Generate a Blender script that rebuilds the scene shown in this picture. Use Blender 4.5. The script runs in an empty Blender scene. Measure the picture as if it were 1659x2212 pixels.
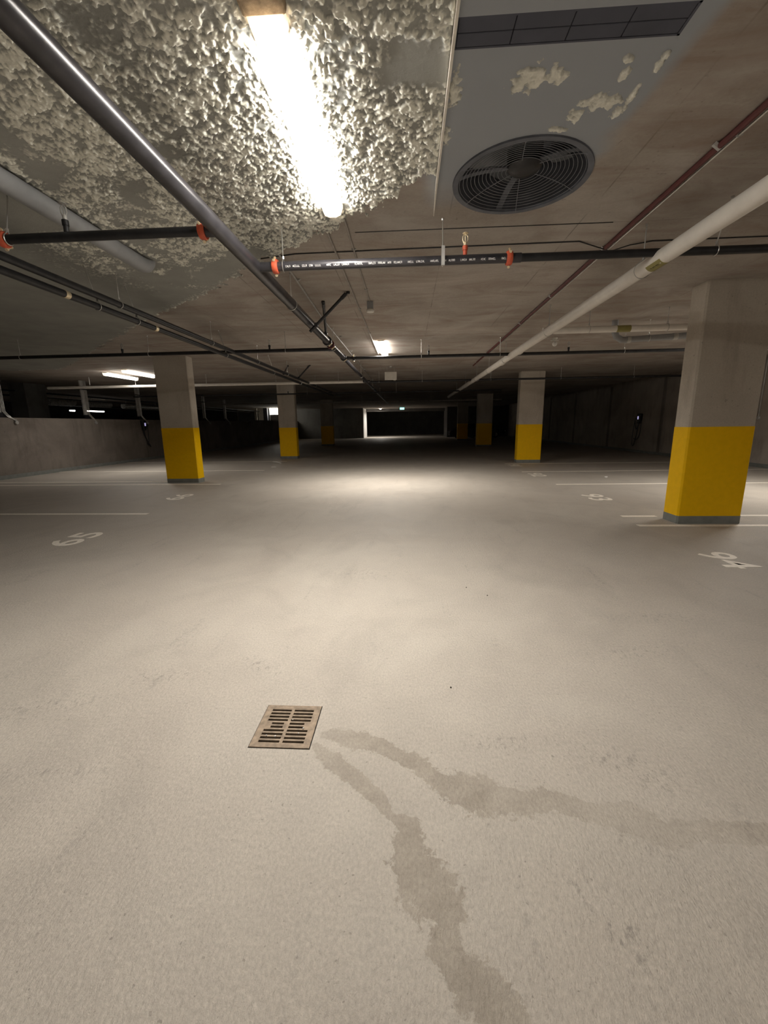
import bpy, bmesh, math, random
import numpy as np
from mathutils import Vector, Matrix
S = bpy.context.scene
COL = S.collection
random.seed(7)

# ---------------------------------------------------------------- camera, world, exposure
H_CAM = 1.5
FPX = 898.5
pitch, roll, yaw = math.radians(-11.91), math.radians(-0.832), math.radians(-3.38)
cam_d = bpy.data.cameras.new('camera')
cam = bpy.data.objects.new('camera', cam_d)
COL.objects.link(cam)
cam_d.sensor_fit = 'VERTICAL'
cam_d.sensor_height = 24.0
cam_d.lens = FPX / 2212.0 * 24.0
cam_d.clip_end = 300
cam_d.clip_start = 0.05


def cam_matrix():
    # rows of the world-to-camera rotation (image x right, y down, z forward)
    B = Matrix(((1, 0, 0), (0, 0, -1), (0, 1, 0)))
    c, s = math.cos(yaw), math.sin(yaw)
    Yw = Matrix(((c, -s, 0), (s, c, 0), (0, 0, 1)))
    c, s = math.cos(-pitch), math.sin(-pitch)
    P = Matrix(((1, 0, 0), (0, c, -s), (0, s, c)))
    c, s = math.cos(roll), math.sin(roll)
    R = Matrix(((c, -s, 0), (s, c, 0), (0, 0, 1)))
    return R @ P @ B @ Yw


_M = cam_matrix()
_right, _down, _fwd = _M[0], _M[1], _M[2]
_rot = Matrix((_right, -_down, -_fwd)).transposed()
cam.matrix_world = Matrix.Translation((0, 0, H_CAM)) @ _rot.to_4x4()
S.camera = cam

world = bpy.data.worlds.new('world')
S.world = world
world.use_nodes = True
world.node_tree.nodes['Background'].inputs[0].default_value = (0.02, 0.022, 0.03, 1)
world.node_tree.nodes['Background'].inputs[1].default_value = 0.0
S.view_settings.view_transform = 'Standard'
S.view_settings.look = 'None'
S.view_settings.gamma = 1
S.view_settings.use_curve_mapping = False
S.view_settings.exposure = 0.0
LIGHT_TINT = (1.0, 0.945, 0.865)
LAMP_WATT = 115.0    # what each fluorescent throws downwards
K_DOWN = 9.0        # glow of the lens underside
K_SIDE = 58.0       # glow of its steep sides

CEIL = 3.3
PI = math.pi


# ---------------------------------------------------------------- material helpers
class NT:
    def __init__(s, name):
        s.m = bpy.data.materials.new(name)
        s.m.use_nodes = True
        s.n = s.m.node_tree.nodes
        s.l = s.m.node_tree.links
        s.b = s.n['Principled BSDF']

    def new(s, t, **kw):
        nd = s.n.new(t)
        for k, v in kw.items():
            setattr(nd, k, v)
        return nd

    def link(s, a, b):
        s.l.new(a, b)

    def coord(s, scale=(1, 1, 1), rot=(0, 0, 0)):
        g = s.new('ShaderNodeNewGeometry')
        mp = s.new('ShaderNodeMapping')
        mp.inputs['Scale'].default_value = scale
        mp.inputs['Rotation'].default_value = rot
        s.link(g.outputs['Position'], mp.inputs['Vector'])
        return mp.outputs[0]

    def noise(s, scale, detail=4, rough=0.55, vec=None, dist=0.0):
        nd = s.new('ShaderNodeTexNoise')
        nd.inputs['Scale'].default_value = scale
        nd.inputs['Detail'].default_value = detail
        nd.inputs['Roughness'].default_value = rough
        nd.inputs['Distortion'].default_value = dist
        s.link(vec if vec is not None else s.coord(), nd.inputs['Vector'])
        return nd.outputs['Fac']

    def ramp(s, fac, stops):
        r = s.new('ShaderNodeValToRGB')
        els = r.color_ramp.elements
        while len(els) < len(stops):
            els.new(0.5)
        for e, (p, c) in zip(els, stops):
            e.position = p
            e.color = (c[0], c[1], c[2], 1) if not isinstance(c, float) else (c, c, c, 1)
        s.link(fac, r.inputs[0])
        return r.outputs[0]

    def mix(s, fac, a, b, mode='MIX'):
        m = s.new('ShaderNodeMix', data_type='RGBA', blend_type=mode)
        for sock, v in ((m.inputs['Factor'], fac), (m.inputs[6], a), (m.inputs[7], b)):
            if isinstance(v, (int, float)):
                sock.default_value = v
            elif isinstance(v, tuple):
                sock.default_value = (v[0], v[1], v[2], 1)
            else:
                s.link(v, sock)
        return m.outputs[2]

    def math(s, op, a, b=None, clamp=False):
        m = s.new('ShaderNodeMath', operation=op, use_clamp=clamp)
        for i, v in enumerate((a, b)):
            if v is None:
                continue
            if isinstance(v, (int, float)):
                m.inputs[i].default_value = v
            else:
                s.link(v, m.inputs[i])
        return m.outputs[0]

    def bump(s, h, strength=0.3, dist=0.01):
        b = s.new('ShaderNodeBump')
        b.inputs['Strength'].default_value = strength
        b.inputs['Distance'].default_value = dist
        s.link(h, b.inputs['Height'])
        s.link(b.outputs[0], s.b.inputs['Normal'])

    def base(s, c):
        if isinstance(c, tuple):
            s.b.inputs['Base Color'].default_value = (c[0], c[1], c[2], 1)
        else:
            s.link(c, s.b.inputs['Base Color'])

    def rough(s, v):
        if isinstance(v, (int, float)):
            s.b.inputs['Roughness'].default_value = v
        else:
            s.link(v, s.b.inputs['Roughness'])


def simple(name, c, rough=0.6, metal=0.0, var=0.15, scale=8.0, bump=0.0, spec=0.5):
    t = NT(name)
    n = t.noise(scale, 5)
    d = tuple(x * (1 - var) for x in c)
    e = tuple(min(1, x * (1 + var)) for x in c)
    t.base(t.ramp(n, [(0.3, d), (0.7, e)]))
    t.rough(rough)
    t.b.inputs['Metallic'].default_value = metal
    t.b.inputs['Specular IOR Level'].default_value = spec
    if bump:
        t.bump(t.noise(scale * 12, 4), bump, 0.002)
    return t.m


def emit(name, c, strength):
    t = NT(name)
    t.base((0.8, 0.8, 0.8))
    t.b.inputs['Emission Color'].default_value = (c[0], c[1], c[2], 1)
    t.b.inputs['Emission Strength'].default_value = strength
    return t.m


def concrete(name, lo, hi, stain=(0.5, 0.45, 0.4), streak=True, seams=None, rough=0.85, bump=0.25):
    t = NT(name)
    big = t.noise(0.7, 6, 0.6, dist=0.6)
    col = t.ramp(big, [(0.3, lo), (0.72, hi)])
    if streak:
        v = t.noise(3.5, 6, 0.65, t.coord((1, 1, 0.22)))
        col = t.mix(t.ramp(v, [(0.52, 0.0), (0.8, 0.55)]), col, tuple(a * b for a, b in zip(lo, stain)))
    fine = t.noise(45, 3, 0.6)
    col = t.mix(0.35, col, t.ramp(fine, [(0.25, 0.55), (0.75, 1.0)]), 'MULTIPLY')
    pits = t.noise(26, 2, 0.5)
    col = t.mix(t.ramp(pits, [(0.69, 0.0), (0.74, 0.5)]), col, tuple(a * 0.45 for a in lo))
    t.base(col)
    t.rough(rough)
    t.bump(t.noise(60, 5, 0.6), bump, 0.004)
    return t


# floor: coated slab with wet trails, tyre scuffs, a painted pipe shadow and roller grain (masks in colour attributes)
def floor_material():
    t = NT('coated_slab')
    base = t.ramp(t.noise(0.45, 6, 0.6, dist=0.8), [(0.3, (0.50, 0.445, 0.385)), (0.7, (0.58, 0.53, 0.465))])
    mid = t.noise(3.0, 6, 0.65, dist=0.5)
    base = t.mix(t.ramp(mid, [(0.35, 0.22), (0.62, 0.0)]), base, (0.36, 0.325, 0.285))
    spk = t.noise(95, 3, 0.75, t.coord((1, 0.6, 1)))
    dots = t.noise(60, 1, 0.5)
    base = t.mix(t.ramp(dots, [(0.72, 0.0), (0.76, 0.5)]), base, (0.2, 0.18, 0.15))
    dirt = t.noise(1.1, 7, 0.7, t.coord((1, 0.7, 1)), dist=1.0)
    base = t.mix(t.ramp(dirt, [(0.5, 0.0), (0.72, 0.3)]), base, (0.30, 0.27, 0.235))
    # fine scratches drawn by tyres: long thin scuffs
    sc = t.noise(7, 4, 0.6, t.coord((1.0, 0.12, 1), (0, 0, 0.25)))
    sc2 = t.noise(30, 3, 0.7)
    scm = t.math('MULTIPLY', t.ramp(sc, [(0.60, 0.0), (0.72, 1.0)]), t.ramp(sc2, [(0.45, 0.0), (0.62, 0.5)]))
    base = t.mix(scm, base, (0.27, 0.25, 0.225))
    # deposits
    a = t.new('ShaderNodeAttribute', attribute_name='stain')
    edge = t.noise(26, 5, 0.7, dist=0.4)
    m = t.math('ADD', a.outputs['Fac'], t.math('MULTIPLY', t.math('SUBTRACT', edge, 0.5), 1.1))
    m = t.ramp(m, [(0.44, 0.0), (0.53, 1.0)])
    stc = t.ramp(t.noise(9, 4), [(0.35, (0.35, 0.305, 0.252)), (0.65, (0.43, 0.38, 0.318))])
    fade = t.ramp(t.noise(4, 3), [(0.3, 0.55), (0.65, 0.95)])
    am = t.new('ShaderNodeAttribute', attribute_name='strength')
    base = t.mix(t.math('MULTIPLY', t.math('MULTIPLY', m, fade), t.math('MULTIPLY', am.outputs['Fac'], 1.35), True), base, stc)
    b = t.new('ShaderNodeAttribute', attribute_name='scuff_shadow')
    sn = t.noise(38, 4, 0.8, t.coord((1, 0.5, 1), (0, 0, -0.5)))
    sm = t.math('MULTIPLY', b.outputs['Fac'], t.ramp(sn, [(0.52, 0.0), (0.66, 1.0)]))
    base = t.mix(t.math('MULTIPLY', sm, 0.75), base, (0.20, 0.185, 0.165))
    base = t.mix(0.85, base, t.ramp(spk, [(0.3, 0.70), (0.68, 1.0)]), 'MULTIPLY')
    t.base(base)
    t.rough(t.ramp(mid, [(0.3, 0.5), (0.7, 0.66)]))
    t.b.inputs['Specular IOR Level'].default_value = 0.35
    g = t.noise(75, 4, 0.7, t.coord((1, 0.55, 1)))
    t.bump(g, 1.0, 0.006)
    return t.m


def ceiling_material():
    t = concrete('ceiling_concrete', (0.31, 0.272, 0.235), (0.50, 0.455, 0.405), streak=False, bump=0.2)
    old = t.b.inputs['Base Color'].links[0].from_socket
    # broad brown blotches and board marks
    st = t.noise(1.1, 6, 0.7, t.coord((0.45, 1.6, 1)), dist=1.2)
    c = t.mix(t.ramp(st, [(0.45, 0.0), (0.7, 0.75)]), old, (0.235, 0.165, 0.13))
    pale = t.noise(0.8, 4, 0.6, t.coord((1, 1.3, 1), (0, 0, 1.0)), dist=0.8)
    c = t.mix(t.ramp(pale, [(0.52, 0.0), (0.7, 0.45)]), c, (0.50, 0.47, 0.43))
    # joint marks left by the form boards
    geo = t.new('ShaderNodeNewGeometry')
    sep = t.new('ShaderNodeSeparateXYZ')
    t.link(geo.outputs['Position'], sep.inputs[0])
    lines = None
    for ax, per, off in (('X', 1.22, 0.37), ('Y', 2.44, 1.99)):
        f = t.math('FRACT', t.math('DIVIDE', t.math('ADD', sep.outputs[ax], 24.4 - off), per))
        d = t.math('ABSOLUTE', t.math('SUBTRACT', f, 0.5))
        ln = t.math('GREATER_THAN', d, 0.5 - 0.006 / per)
        lines = ln if lines is None else t.math('MAXIMUM', lines, ln)
    c = t.mix(t.math('MULTIPLY', lines, t.ramp(t.noise(2.2, 3), [(0.4, 0.0), (0.6, 0.55)])), c, (0.13, 0.11, 0.09))
    # grey primer coat sprayed round the extract fan
    a = t.new('ShaderNodeAttribute', attribute_name='primer')
    m = t.math('ADD', a.outputs['Fac'], t.math('MULTIPLY', t.math('SUBTRACT', t.noise(3, 5), 0.5), 0.35))
    c = t.mix(t.ramp(m, [(0.25, 0.0), (0.75, 1.0)]), c, (0.34, 0.365, 0.395))
    t.base(c)
    return t.m


def foam_material():
    t = NT('sprayed_insulation')
    a = t.new('ShaderNodeAttribute', attribute_name='crumb')
    flat = t.ramp(t.noise(2.0, 4), [(0.3, (0.28, 0.283, 0.262)), (0.7, (0.36, 0.363, 0.335))])
    crumb = t.ramp(t.noise(18, 4), [(0.3, (0.70, 0.70, 0.62)), (0.7, (0.86, 0.85, 0.76))])
    n = t.noise(55, 4, 0.7)
    m = t.math('ADD', a.outputs['Fac'], t.math('MULTIPLY', t.math('SUBTRACT', n, 0.5), 0.7))
    c = t.mix(t.ramp(m, [(0.12, 0.0), (0.62, 1.0)]), flat, crumb)
    t.base(c)
    t.rough(0.95)
    t.bump(t.noise(90, 4, 0.7), 0.35, 0.006)
    return t.m


M = {}
M['floor'] = floor_material()
M['ceiling'] = ceiling_material()
M['foam'] = foam_material()
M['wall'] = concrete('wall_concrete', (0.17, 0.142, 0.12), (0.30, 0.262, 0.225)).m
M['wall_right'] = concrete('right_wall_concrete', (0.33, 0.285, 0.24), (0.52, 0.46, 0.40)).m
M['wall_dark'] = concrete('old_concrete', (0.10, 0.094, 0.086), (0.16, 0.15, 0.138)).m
M['column'] = concrete('column_concrete', (0.47, 0.415, 0.345), (0.63, 0.58, 0.50), stain=(0.55, 0.5, 0.48)).m
M['yellow'] = simple('yellow_paint', (0.93, 0.545, 0.0), 0.55, var=0.04, scale=14, bump=0.1, spec=0.2)
M['cove'] = simple('grey_cove_coating', (0.21, 0.22, 0.205), 0.6, var=0.12)
M['line'] = simple('white_line_paint', (0.90, 0.83, 0.73), 0.6, var=0.1, scale=30)
M['black_pipe'] = simple('black_steel_pipe', (0.02, 0.02, 0.022), 0.4, 0.2, var=0.35, scale=10, bump=0.05)
M['main_pipe'] = simple('dark_grey_steel_pipe', (0.045, 0.043, 0.048), 0.3, 0.25, var=0.3, scale=9, bump=0.05)
M['white_pipe'] = simple('white_plastic_pipe', (0.72, 0.68, 0.62), 0.45, var=0.06)
M['grey_pipe'] = simple('oversprayed_pipe', (0.27, 0.275, 0.28), 0.6, var=0.1)
M['zinc'] = simple('galvanised_steel', (0.62, 0.61, 0.58), 0.35, 0.75, var=0.2)
M['zinc_dull'] = simple('dull_galvanised_steel', (0.45, 0.44, 0.42), 0.6, 0.3, var=0.2)
M['tan'] = simple('tan_overspray', (0.40, 0.31, 0.21), 0.9, var=0.35, scale=30, bump=1.0)
M['orange'] = simple('orange_coupling_paint', (0.62, 0.11, 0.05), 0.5, var=0.2, scale=25)
M['bolt'] = simple('brass_bolt', (0.85, 0.72, 0.5), 0.35, 0.6)
M['brass'] = simple('brass_head', (0.55, 0.38, 0.22), 0.4, 0.7)
M['red_pipe'] = simple('dark_red_conduit', (0.10, 0.024, 0.022), 0.6, var=0.2)
M['conduit'] = simple('grey_conduit', (0.33, 0.30, 0.27), 0.45, 0.3, var=0.2)
M['cable'] = simple('black_cable', (0.02, 0.02, 0.022), 0.5)
M['black_plastic'] = simple('black_plastic', (0.012, 0.012, 0.015), 0.3)
M['housing'] = simple('fixture_housing', (0.70, 0.66, 0.58), 0.5)
M['fan'] = simple('fan_dark_metal', (0.13, 0.14, 0.165), 0.6, 0.2, var=0.2)
M['fan_blade'] = simple('fan_blade_metal', (0.19, 0.20, 0.215), 0.55, 0.2, var=0.2)
M['wire'] = simple('guard_wire', (0.24, 0.25, 0.275), 0.45, 0.4)
M['slot'] = simple('dark_louvre_cloth', (0.075, 0.08, 0.105), 0.8, var=0.15, scale=4)
M['iron'] = simple('cast_iron', (0.27, 0.205, 0.145), 0.6, 0.25, var=0.35, scale=30, bump=0.4)
M['pit'] = simple('drain_pit', (0.012, 0.011, 0.01), 0.9)
M['cream'] = simple('cream_plastic', (0.62, 0.60, 0.55), 0.5, var=0.05)
M['gauze'] = simple('duct_foil', (0.5, 0.49, 0.47), 0.35, 0.5, var=0.4, scale=12, bump=0.8)
M['pipe_label'] = simple('olive_label', (0.25, 0.22, 0.07), 0.6, var=0.1)
M['print'] = simple('stencil_print', (0.75, 0.75, 0.73), 0.6, var=0.05)
M['ink'] = simple('dark_ink', (0.04, 0.035, 0.02), 0.6)
M['car_paint'] = simple('dark_blue_car_paint', (0.012, 0.014, 0.03), 0.25, var=0.05)
M['tyre'] = simple('tyre_rubber', (0.012, 0.012, 0.012), 0.8)
M['paper'] = simple('white_paper', (0.85, 0.83, 0.8), 0.7, var=0.03)
t_ = NT('car_glass')
t_.base((0.01, 0.012, 0.02)); t_.rough(0.08)
M['car_glass'] = t_.m
t_ = NT('lens_plastic')
t_.base((0.9, 0.85, 0.75)); t_.rough(0.4)
t_.b.inputs['Transmission Weight'].default_value = 0.2
t_.b.inputs['Emission Color'].default_value = (1.0, 0.62, 0.42, 1)
t_.b.inputs['Emission Strength'].default_value = 0.45
M['endcap'] = t_.m
def lamp_pair(key, f):
    M[key] = emit(key + '_underside', LIGHT_TINT, K_DOWN * f)
    M[key + '_side'] = emit(key + '_flank', LIGHT_TINT, K_SIDE * f)


lamp_pair('lamp', 1.0)
lamp_pair('lamp_aisle', 0.6)
lamp_pair('lamp_left', 0.28)
lamp_pair('lamp_ramp', 0.5)
M['lamp_dim'] = emit('lit_diffuser_low', LIGHT_TINT, 9.0)
M['lamp_far'] = emit('lit_diffuser_far', LIGHT_TINT, 4.0)
M['exit'] = emit('exit_sign_face', (0.35, 0.95, 0.8), 2.2)
M['led'] = emit('charger_led', (0.55, 0.5, 0.9), 0.6)
M['louvre_glow'] = emit('backlit_louvre_glass', (1.0, 0.96, 0.84), 14.0)
M['lamp_lens'] = simple('lamp_lens', (0.5, 0.5, 0.5), 0.2)


# ---------------------------------------------------------------- geometry helpers
def mesh_obj(name, bm, mat, parent=None, smooth=None):
    me = bpy.data.meshes.new(name)
    bmesh.ops.recalc_face_normals(bm, faces=bm.faces)
    bm.to_mesh(me)
    bm.free()
    me.materials.append(M[mat] if isinstance(mat, str) else mat)
    if smooth:
        for p in me.polygons:
            p.use_smooth = True
        if smooth != 'all':
            try:
                me.set_sharp_from_angle(angle=math.radians(35))
            except Exception:
                pass
    o = bpy.data.objects.new(name, me)
    COL.objects.link(o)
    if parent is not None:
        o.parent = parent
        if 'ox' in root_of(parent).keys():
            pass
        off = Vector(origin_of(parent))
        me.transform(Matrix.Translation(-off))
    return o


def root_of(o):
    while o.parent:
        o = o.parent
    return o


def origin_of(o):
    v = Vector((0, 0, 0))
    while o is not None:
        v += o.location
        o = o.parent
    return v


def thing(name, label, cat, loc=(0, 0, 0), group=None):
    o = bpy.data.objects.new(name, None)
    o.empty_display_size = 0.1
    COL.objects.link(o)
    o.location = loc
    o['label'] = label
    o['category'] = cat
    if group:
        o['group'] = group
    return o


def tag(o, label, cat, group=None, kind=None):
    o['label'] = label
    o['category'] = cat
    if group:
        o['group'] = group
    if kind:
        o['kind'] = kind
    return o


def struct(o):
    o['kind'] = 'structure'
    return o


def recenter(o, loc):
    """give a single-mesh thing an origin at its base"""
    o.data.transform(Matrix.Translation(-Vector(loc)))
    o.location = loc


def copy_tree(o, parent=None):
    c = o.copy()
    COL.objects.link(c)
    c.parent = parent
    for ch in list(o.children):
        copy_tree(ch, c)
    return c


def B():
    return bmesh.new()


def box(bm, x0, y0, z0, x1, y1, z1):
    vs = [bm.verts.new(p) for p in ((x0, y0, z0), (x1, y0, z0), (x1, y1, z0), (x0, y1, z0),
                                    (x0, y0, z1), (x1, y0, z1), (x1, y1, z1), (x0, y1, z1))]
    for f in ((0, 3, 2, 1), (4, 5, 6, 7), (0, 1, 5, 4), (1, 2, 6, 5), (2, 3, 7, 6), (3, 0, 4, 7)):
        bm.faces.new([vs[i] for i in f])
    return bm


def bevel(bm, w, seg=1):
    bmesh.ops.bevel(bm, geom=bm.edges[:], offset=w, segments=seg, affect='EDGES', profile=0.5)
    return bm


def tube(bm, pts, r, n=14, caps=True, closed=False):
    """round bar along a polyline; r a number or a list"""
    pts = [Vector(p) for p in pts]
    rs = r if isinstance(r, (list, tuple)) else [r] * len(pts)
    rings = []
    N = len(pts)
    prev = None
    for i, p in enumerate(pts):
        if closed:
            d = (pts[(i + 1) % N] - pts[i - 1]).normalized()
        elif i == 0:
            d = (pts[1] - p).normalized()
        elif i == N - 1:
            d = (p - pts[i - 1]).normalized()
        else:
            d = ((pts[i + 1] - p).normalized() + (p - pts[i - 1]).normalized())
            d = d.normalized() if d.length > 1e-6 else (p - pts[i - 1]).normalized()
        if prev is None:
            a = Vector((0, 0, 1)) if abs(d.z) < 0.9 else Vector((1, 0, 0))
            u = d.cross(a).normalized()
        else:
            u = (prev - d * prev.dot(d))
            u = u.normalized() if u.length > 1e-6 else d.cross(Vector((0, 0, 1))).normalized()
        prev = u
        v = d.cross(u)
        rings.append([bm.verts.new(p + (u * math.cos(2 * PI * k / n) + v * math.sin(2 * PI * k / n)) * rs[i]) for k in range(n)])
    rng = range(N) if closed else range(N - 1)
    for i in rng:
        a, b = rings[i], rings[(i + 1) % N]
        for k in range(n):
            bm.faces.new((a[k], a[(k + 1) % n], b[(k + 1) % n], b[k]))
    if caps and not closed:
        bm.faces.new(rings[0][::-1])
        bm.faces.new(rings[-1])
    return bm


def lathe(bm, c, prof, axis='Z', n=20):
    """profile [(radius, offset along axis)] revolved about an axis through c"""
    c = Vector(c)
    ax = {'X': Vector((1, 0, 0)), 'Y': Vector((0, 1, 0)), 'Z': Vector((0, 0, 1))}[axis] if isinstance(axis, str) else Vector(axis).normalized()
    a = Vector((0, 0, 1)) if abs(ax.z) < 0.9 else Vector((1, 0, 0))
    u = ax.cross(a).normalized()
    v = ax.cross(u)
    rings = []
    for r, h in prof:
        rings.append([bm.verts.new(c + ax * h + (u * math.cos(2 * PI * k / n) + v * math.sin(2 * PI * k / n)) * max(r, 1e-4)) for k in range(n)])
    for i in range(len(rings) - 1):
        for k in range(n):
            bm.faces.new((rings[i][k], rings[i][(k + 1) % n], rings[i + 1][(k + 1) % n], rings[i + 1][k]))
    bm.faces.new(rings[0][::-1])
    bm.faces.new(rings[-1])
    return bm


def prism(bm, poly, z0, z1):
    a = [bm.verts.new((x, y, z0)) for x, y in poly]
    b = [bm.verts.new((x, y, z1)) for x, y in poly]
    n = len(poly)
    bm.faces.new(a[::-1])
    bm.faces.new(b)
    for i in range(n):
        bm.faces.new((a[i], a[(i + 1) % n], b[(i + 1) % n], b[i]))
    return bm


# ---------------------------------------------------------------- numpy noise for relief
def vnoise(x, y, seed=0):
    xi = np.floor(x).astype(np.int64)
    yi = np.floor(y).astype(np.int64)
    fx = x - xi
    fy = y - yi
    fx = fx * fx * (3 - 2 * fx)
    fy = fy * fy * (3 - 2 * fy)

    def h(a, b):
        n = (a * 374761393 + b * 668265263 + seed * 1442695041) & 0x7fffffff
        n = ((n ^ (n >> 13)) * 1274126177) & 0x7fffffff
        n = (n ^ (n >> 16)) & 0xffff
        return n / 65535.0
    return (h(xi, yi) * (1 - fx) + h(xi + 1, yi) * fx) * (1 - fy) + (h(xi, yi + 1) * (1 - fx) + h(xi + 1, yi + 1) * fx) * fy


def fbm(x, y, f, oct=4, seed=0, gain=0.5):
    s = 0
    a = 1
    t = 0
    for o in range(oct):
        s = s + a * vnoise(x * f + 17.3 * o, y * f - 9.1 * o, seed + o)
        t += a
        a *= gain
        f *= 2.03
    return s / t


def sstep(a, b, x):
    t = np.clip((x - a) / (b - a), 0, 1)
    return t * t * (3 - 2 * t)


def grid_coords(lo, f0, f1, hi, fine, growth=1.06, maxstep=0.6):
    """coordinates fine between f0 and f1, growing outwards to lo and hi"""
    n = max(1, int(round((f1 - f0) / fine)))
    mid = list(np.linspace(f0, f1, n + 1))
    up = []
    p, st = f1, fine
    while p < hi - 1e-6:
        st = min(maxstep, st * growth)
        p = min(hi, p + st)
        up.append(p)
    dn = []
    p, st = f0, fine
    while p > lo + 1e-6:
        st = min(maxstep, st * growth)
        p = max(lo, p - st)
        dn.append(p)
    return np.array(dn[::-1] + mid + up)


def grid_mesh(name, X, Y, Z, keep, mat, attrs=None, flip=False, smooth=True):
    nx, ny = len(X), len(Y)
    gx, gy = np.meshgrid(X, Y, indexing='ij')
    co = np.stack([gx, gy, Z], -1).reshape(-1, 3)
    idx = np.arange(nx * ny).reshape(nx, ny)
    q = np.stack([idx[:-1, :-1], idx[1:, :-1], idx[1:, 1:], idx[:-1, 1:]], -1)
    if flip:
        q = q[..., ::-1]
    q = q[keep]
    used = np.zeros(nx * ny, bool)
    used[q.ravel()] = True
    remap = np.cumsum(used) - 1
    co = co[used]
    q = remap[q]
    me = bpy.data.meshes.new(name)
    me.vertices.add(len(co))
    me.vertices.foreach_set('co', co.ravel())
    me.loops.add(q.size)
    me.loops.foreach_set('vertex_index', q.ravel().astype(np.int32))
    me.polygons.add(len(q))
    me.polygons.foreach_set('loop_start', np.arange(0, q.size, 4, dtype=np.int32))
    me.polygons.foreach_set('use_smooth', np.full(len(q), smooth))
    me.update(calc_edges=True)
    for k, v in (attrs or {}).items():
        at = me.attributes.new(k, 'FLOAT', 'POINT')
        at.data.foreach_set('value', v.reshape(-1)[used].astype(np.float32))
    me.materials.append(M[mat])
    o = bpy.data.objects.new(name, me)
    COL.objects.link(o)
    return o


# ================================================================ THE SETTING
GR = (-0.767, 1.668, -0.467, 1.976)          # drain opening in the slab
XW0, XW1, YB, YF = -30.0, 11.07, -12.0, 47.6

# ---- floor
STAIN_A = [(-0.418, 1.767, 0.022, 0.6), (-0.367, 1.773, 0.038, 0.9), (-0.264, 1.734, 0.062, 0.8), (-0.138, 1.71, 0.042, 1), (-0.056, 1.656, 0.036, 0.9),
           (0.035, 1.612, 0.05, 0.9), (0.103, 1.533, 0.038, 0.9), (0.184, 1.491, 0.071, 0.9), (0.282, 1.463, 0.10, 0.9), (0.395, 1.431, 0.065, 0.8),
           (0.587, 1.442, 0.05, 0.65), (0.724, 1.388, 0.044, 0.6), (0.863, 1.369, 0.075, 0.4), (0.937, 1.311, 0.06, 0.4), (1.072, 1.337, 0.042, 0.35),
           (1.312, 1.334, 0.045, 0.45), (1.7, 1.34, 0.03, 0.3)]
STAIN_B = [(-0.442, 1.69, 0.022, 0.6), (-0.348, 1.605, 0.05, 0.85), (-0.253, 1.534, 0.038, 0.9), (-0.124, 1.416, 0.034, 1), (-0.075, 1.35, 0.017, 1),
           (0.004, 1.301, 0.045, 1), (-0.001, 1.192, 0.064, 1), (0.066, 1.09, 0.095, 1), (0.119, 1.026, 0.053, 1), (0.12, 0.968, 0.034, 1), (0.108, 0.937, 0.054, 1),
           (0.128, 0.893, 0.042, 1), (0.178, 0.856, 0.065, 1), (0.231, 0.818, 0.055, 1), (0.268, 0.776, 0.045, 1), (0.30, 0.70, 0.045, 1)]


def poly_mask(gx, gy, poly):
    best = np.full(gx.shape, -9.0)
    near_d = np.full(gx.shape, 99.0)
    amp = np.zeros(gx.shape)
    for (x0, y0, w0, s0), (x1, y1, w1, s1) in zip(poly[:-1], poly[1:]):
        dx, dy = x1 - x0, y1 - y0
        t = np.clip(((gx - x0) * dx + (gy - y0) * dy) / (dx * dx + dy * dy), 0, 1)
        d = np.hypot(gx - x0 - t * dx, gy - y0 - t * dy)
        w = w0 + (w1 - w0) * t
        amp = np.where(d < near_d, s0 + (s1 - s0) * t, amp)
        near_d = np.minimum(near_d, d)
        best = np.maximum(best, 1 - d / w)
    return best, amp


fx = grid_coords(XW0, -0.6, 1.6, 11.4, 0.012, 1.12, 0.8)
fy = grid_coords(YB, 0.6, 2.0, 62.0, 0.012, 1.12, 1.0)


def snap(a, v):
    a[np.argmin(abs(a - v))] = v


for v in (GR[0], GR[2]):
    snap(fx, v)
for v in (GR[1], GR[3]):
    snap(fy, v)
gx, gy = np.meshgrid(fx, fy, indexing='ij')
ma, aa = poly_mask(gx, gy, STAIN_A)
mb, ab = poly_mask(gx, gy, STAIN_B)
st = np.clip(0.5 + 0.5 * np.maximum(ma, mb), 0, 1)
amp = np.where(ma > mb, aa, ab)
scuff_shadow_mask = np.zeros_like(gx)
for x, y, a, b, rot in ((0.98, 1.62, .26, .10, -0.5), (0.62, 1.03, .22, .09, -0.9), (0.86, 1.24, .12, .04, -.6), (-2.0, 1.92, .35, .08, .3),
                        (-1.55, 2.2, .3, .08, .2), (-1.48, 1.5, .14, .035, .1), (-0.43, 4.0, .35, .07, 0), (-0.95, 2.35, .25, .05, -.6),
                        (-1.9, 1.45, .3, .06, .2), (1.5, 2.6, .4, .08, .2), (1.9, 3.1, .5, .06, .1), (2.3, 2.3, .4, .06, -.7), (0.45, 1.75, .2, .05, .1), (-5.2, 6.45, 1.2, .07, 0), (-3.52, 3.29, .13, .07, 0)):  # long strip at the left is the cross pipe's shadow, painted dark
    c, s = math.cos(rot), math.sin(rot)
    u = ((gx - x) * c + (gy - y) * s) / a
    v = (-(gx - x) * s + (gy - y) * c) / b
    scuff_shadow_mask = np.maximum(scuff_shadow_mask, np.exp(-(u * u + v * v)))
cxm = (fx[:-1] + fx[1:]) / 2
cym = (fy[:-1] + fy[1:]) / 2
CX, CY = np.meshgrid(cxm, cym, indexing='ij')
keep = ~((CX > GR[0]) & (CX < GR[2]) & (CY > GR[1]) & (CY < GR[3]))
keep &= ~((CX < -12.6) & (CY < YB + 0.1))
struct(grid_mesh('floor', fx, fy, np.zeros_like(gx), keep, 'floor', {'stain': st, 'scuff_shadow': scuff_shadow_mask, 'strength': amp}))

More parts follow.
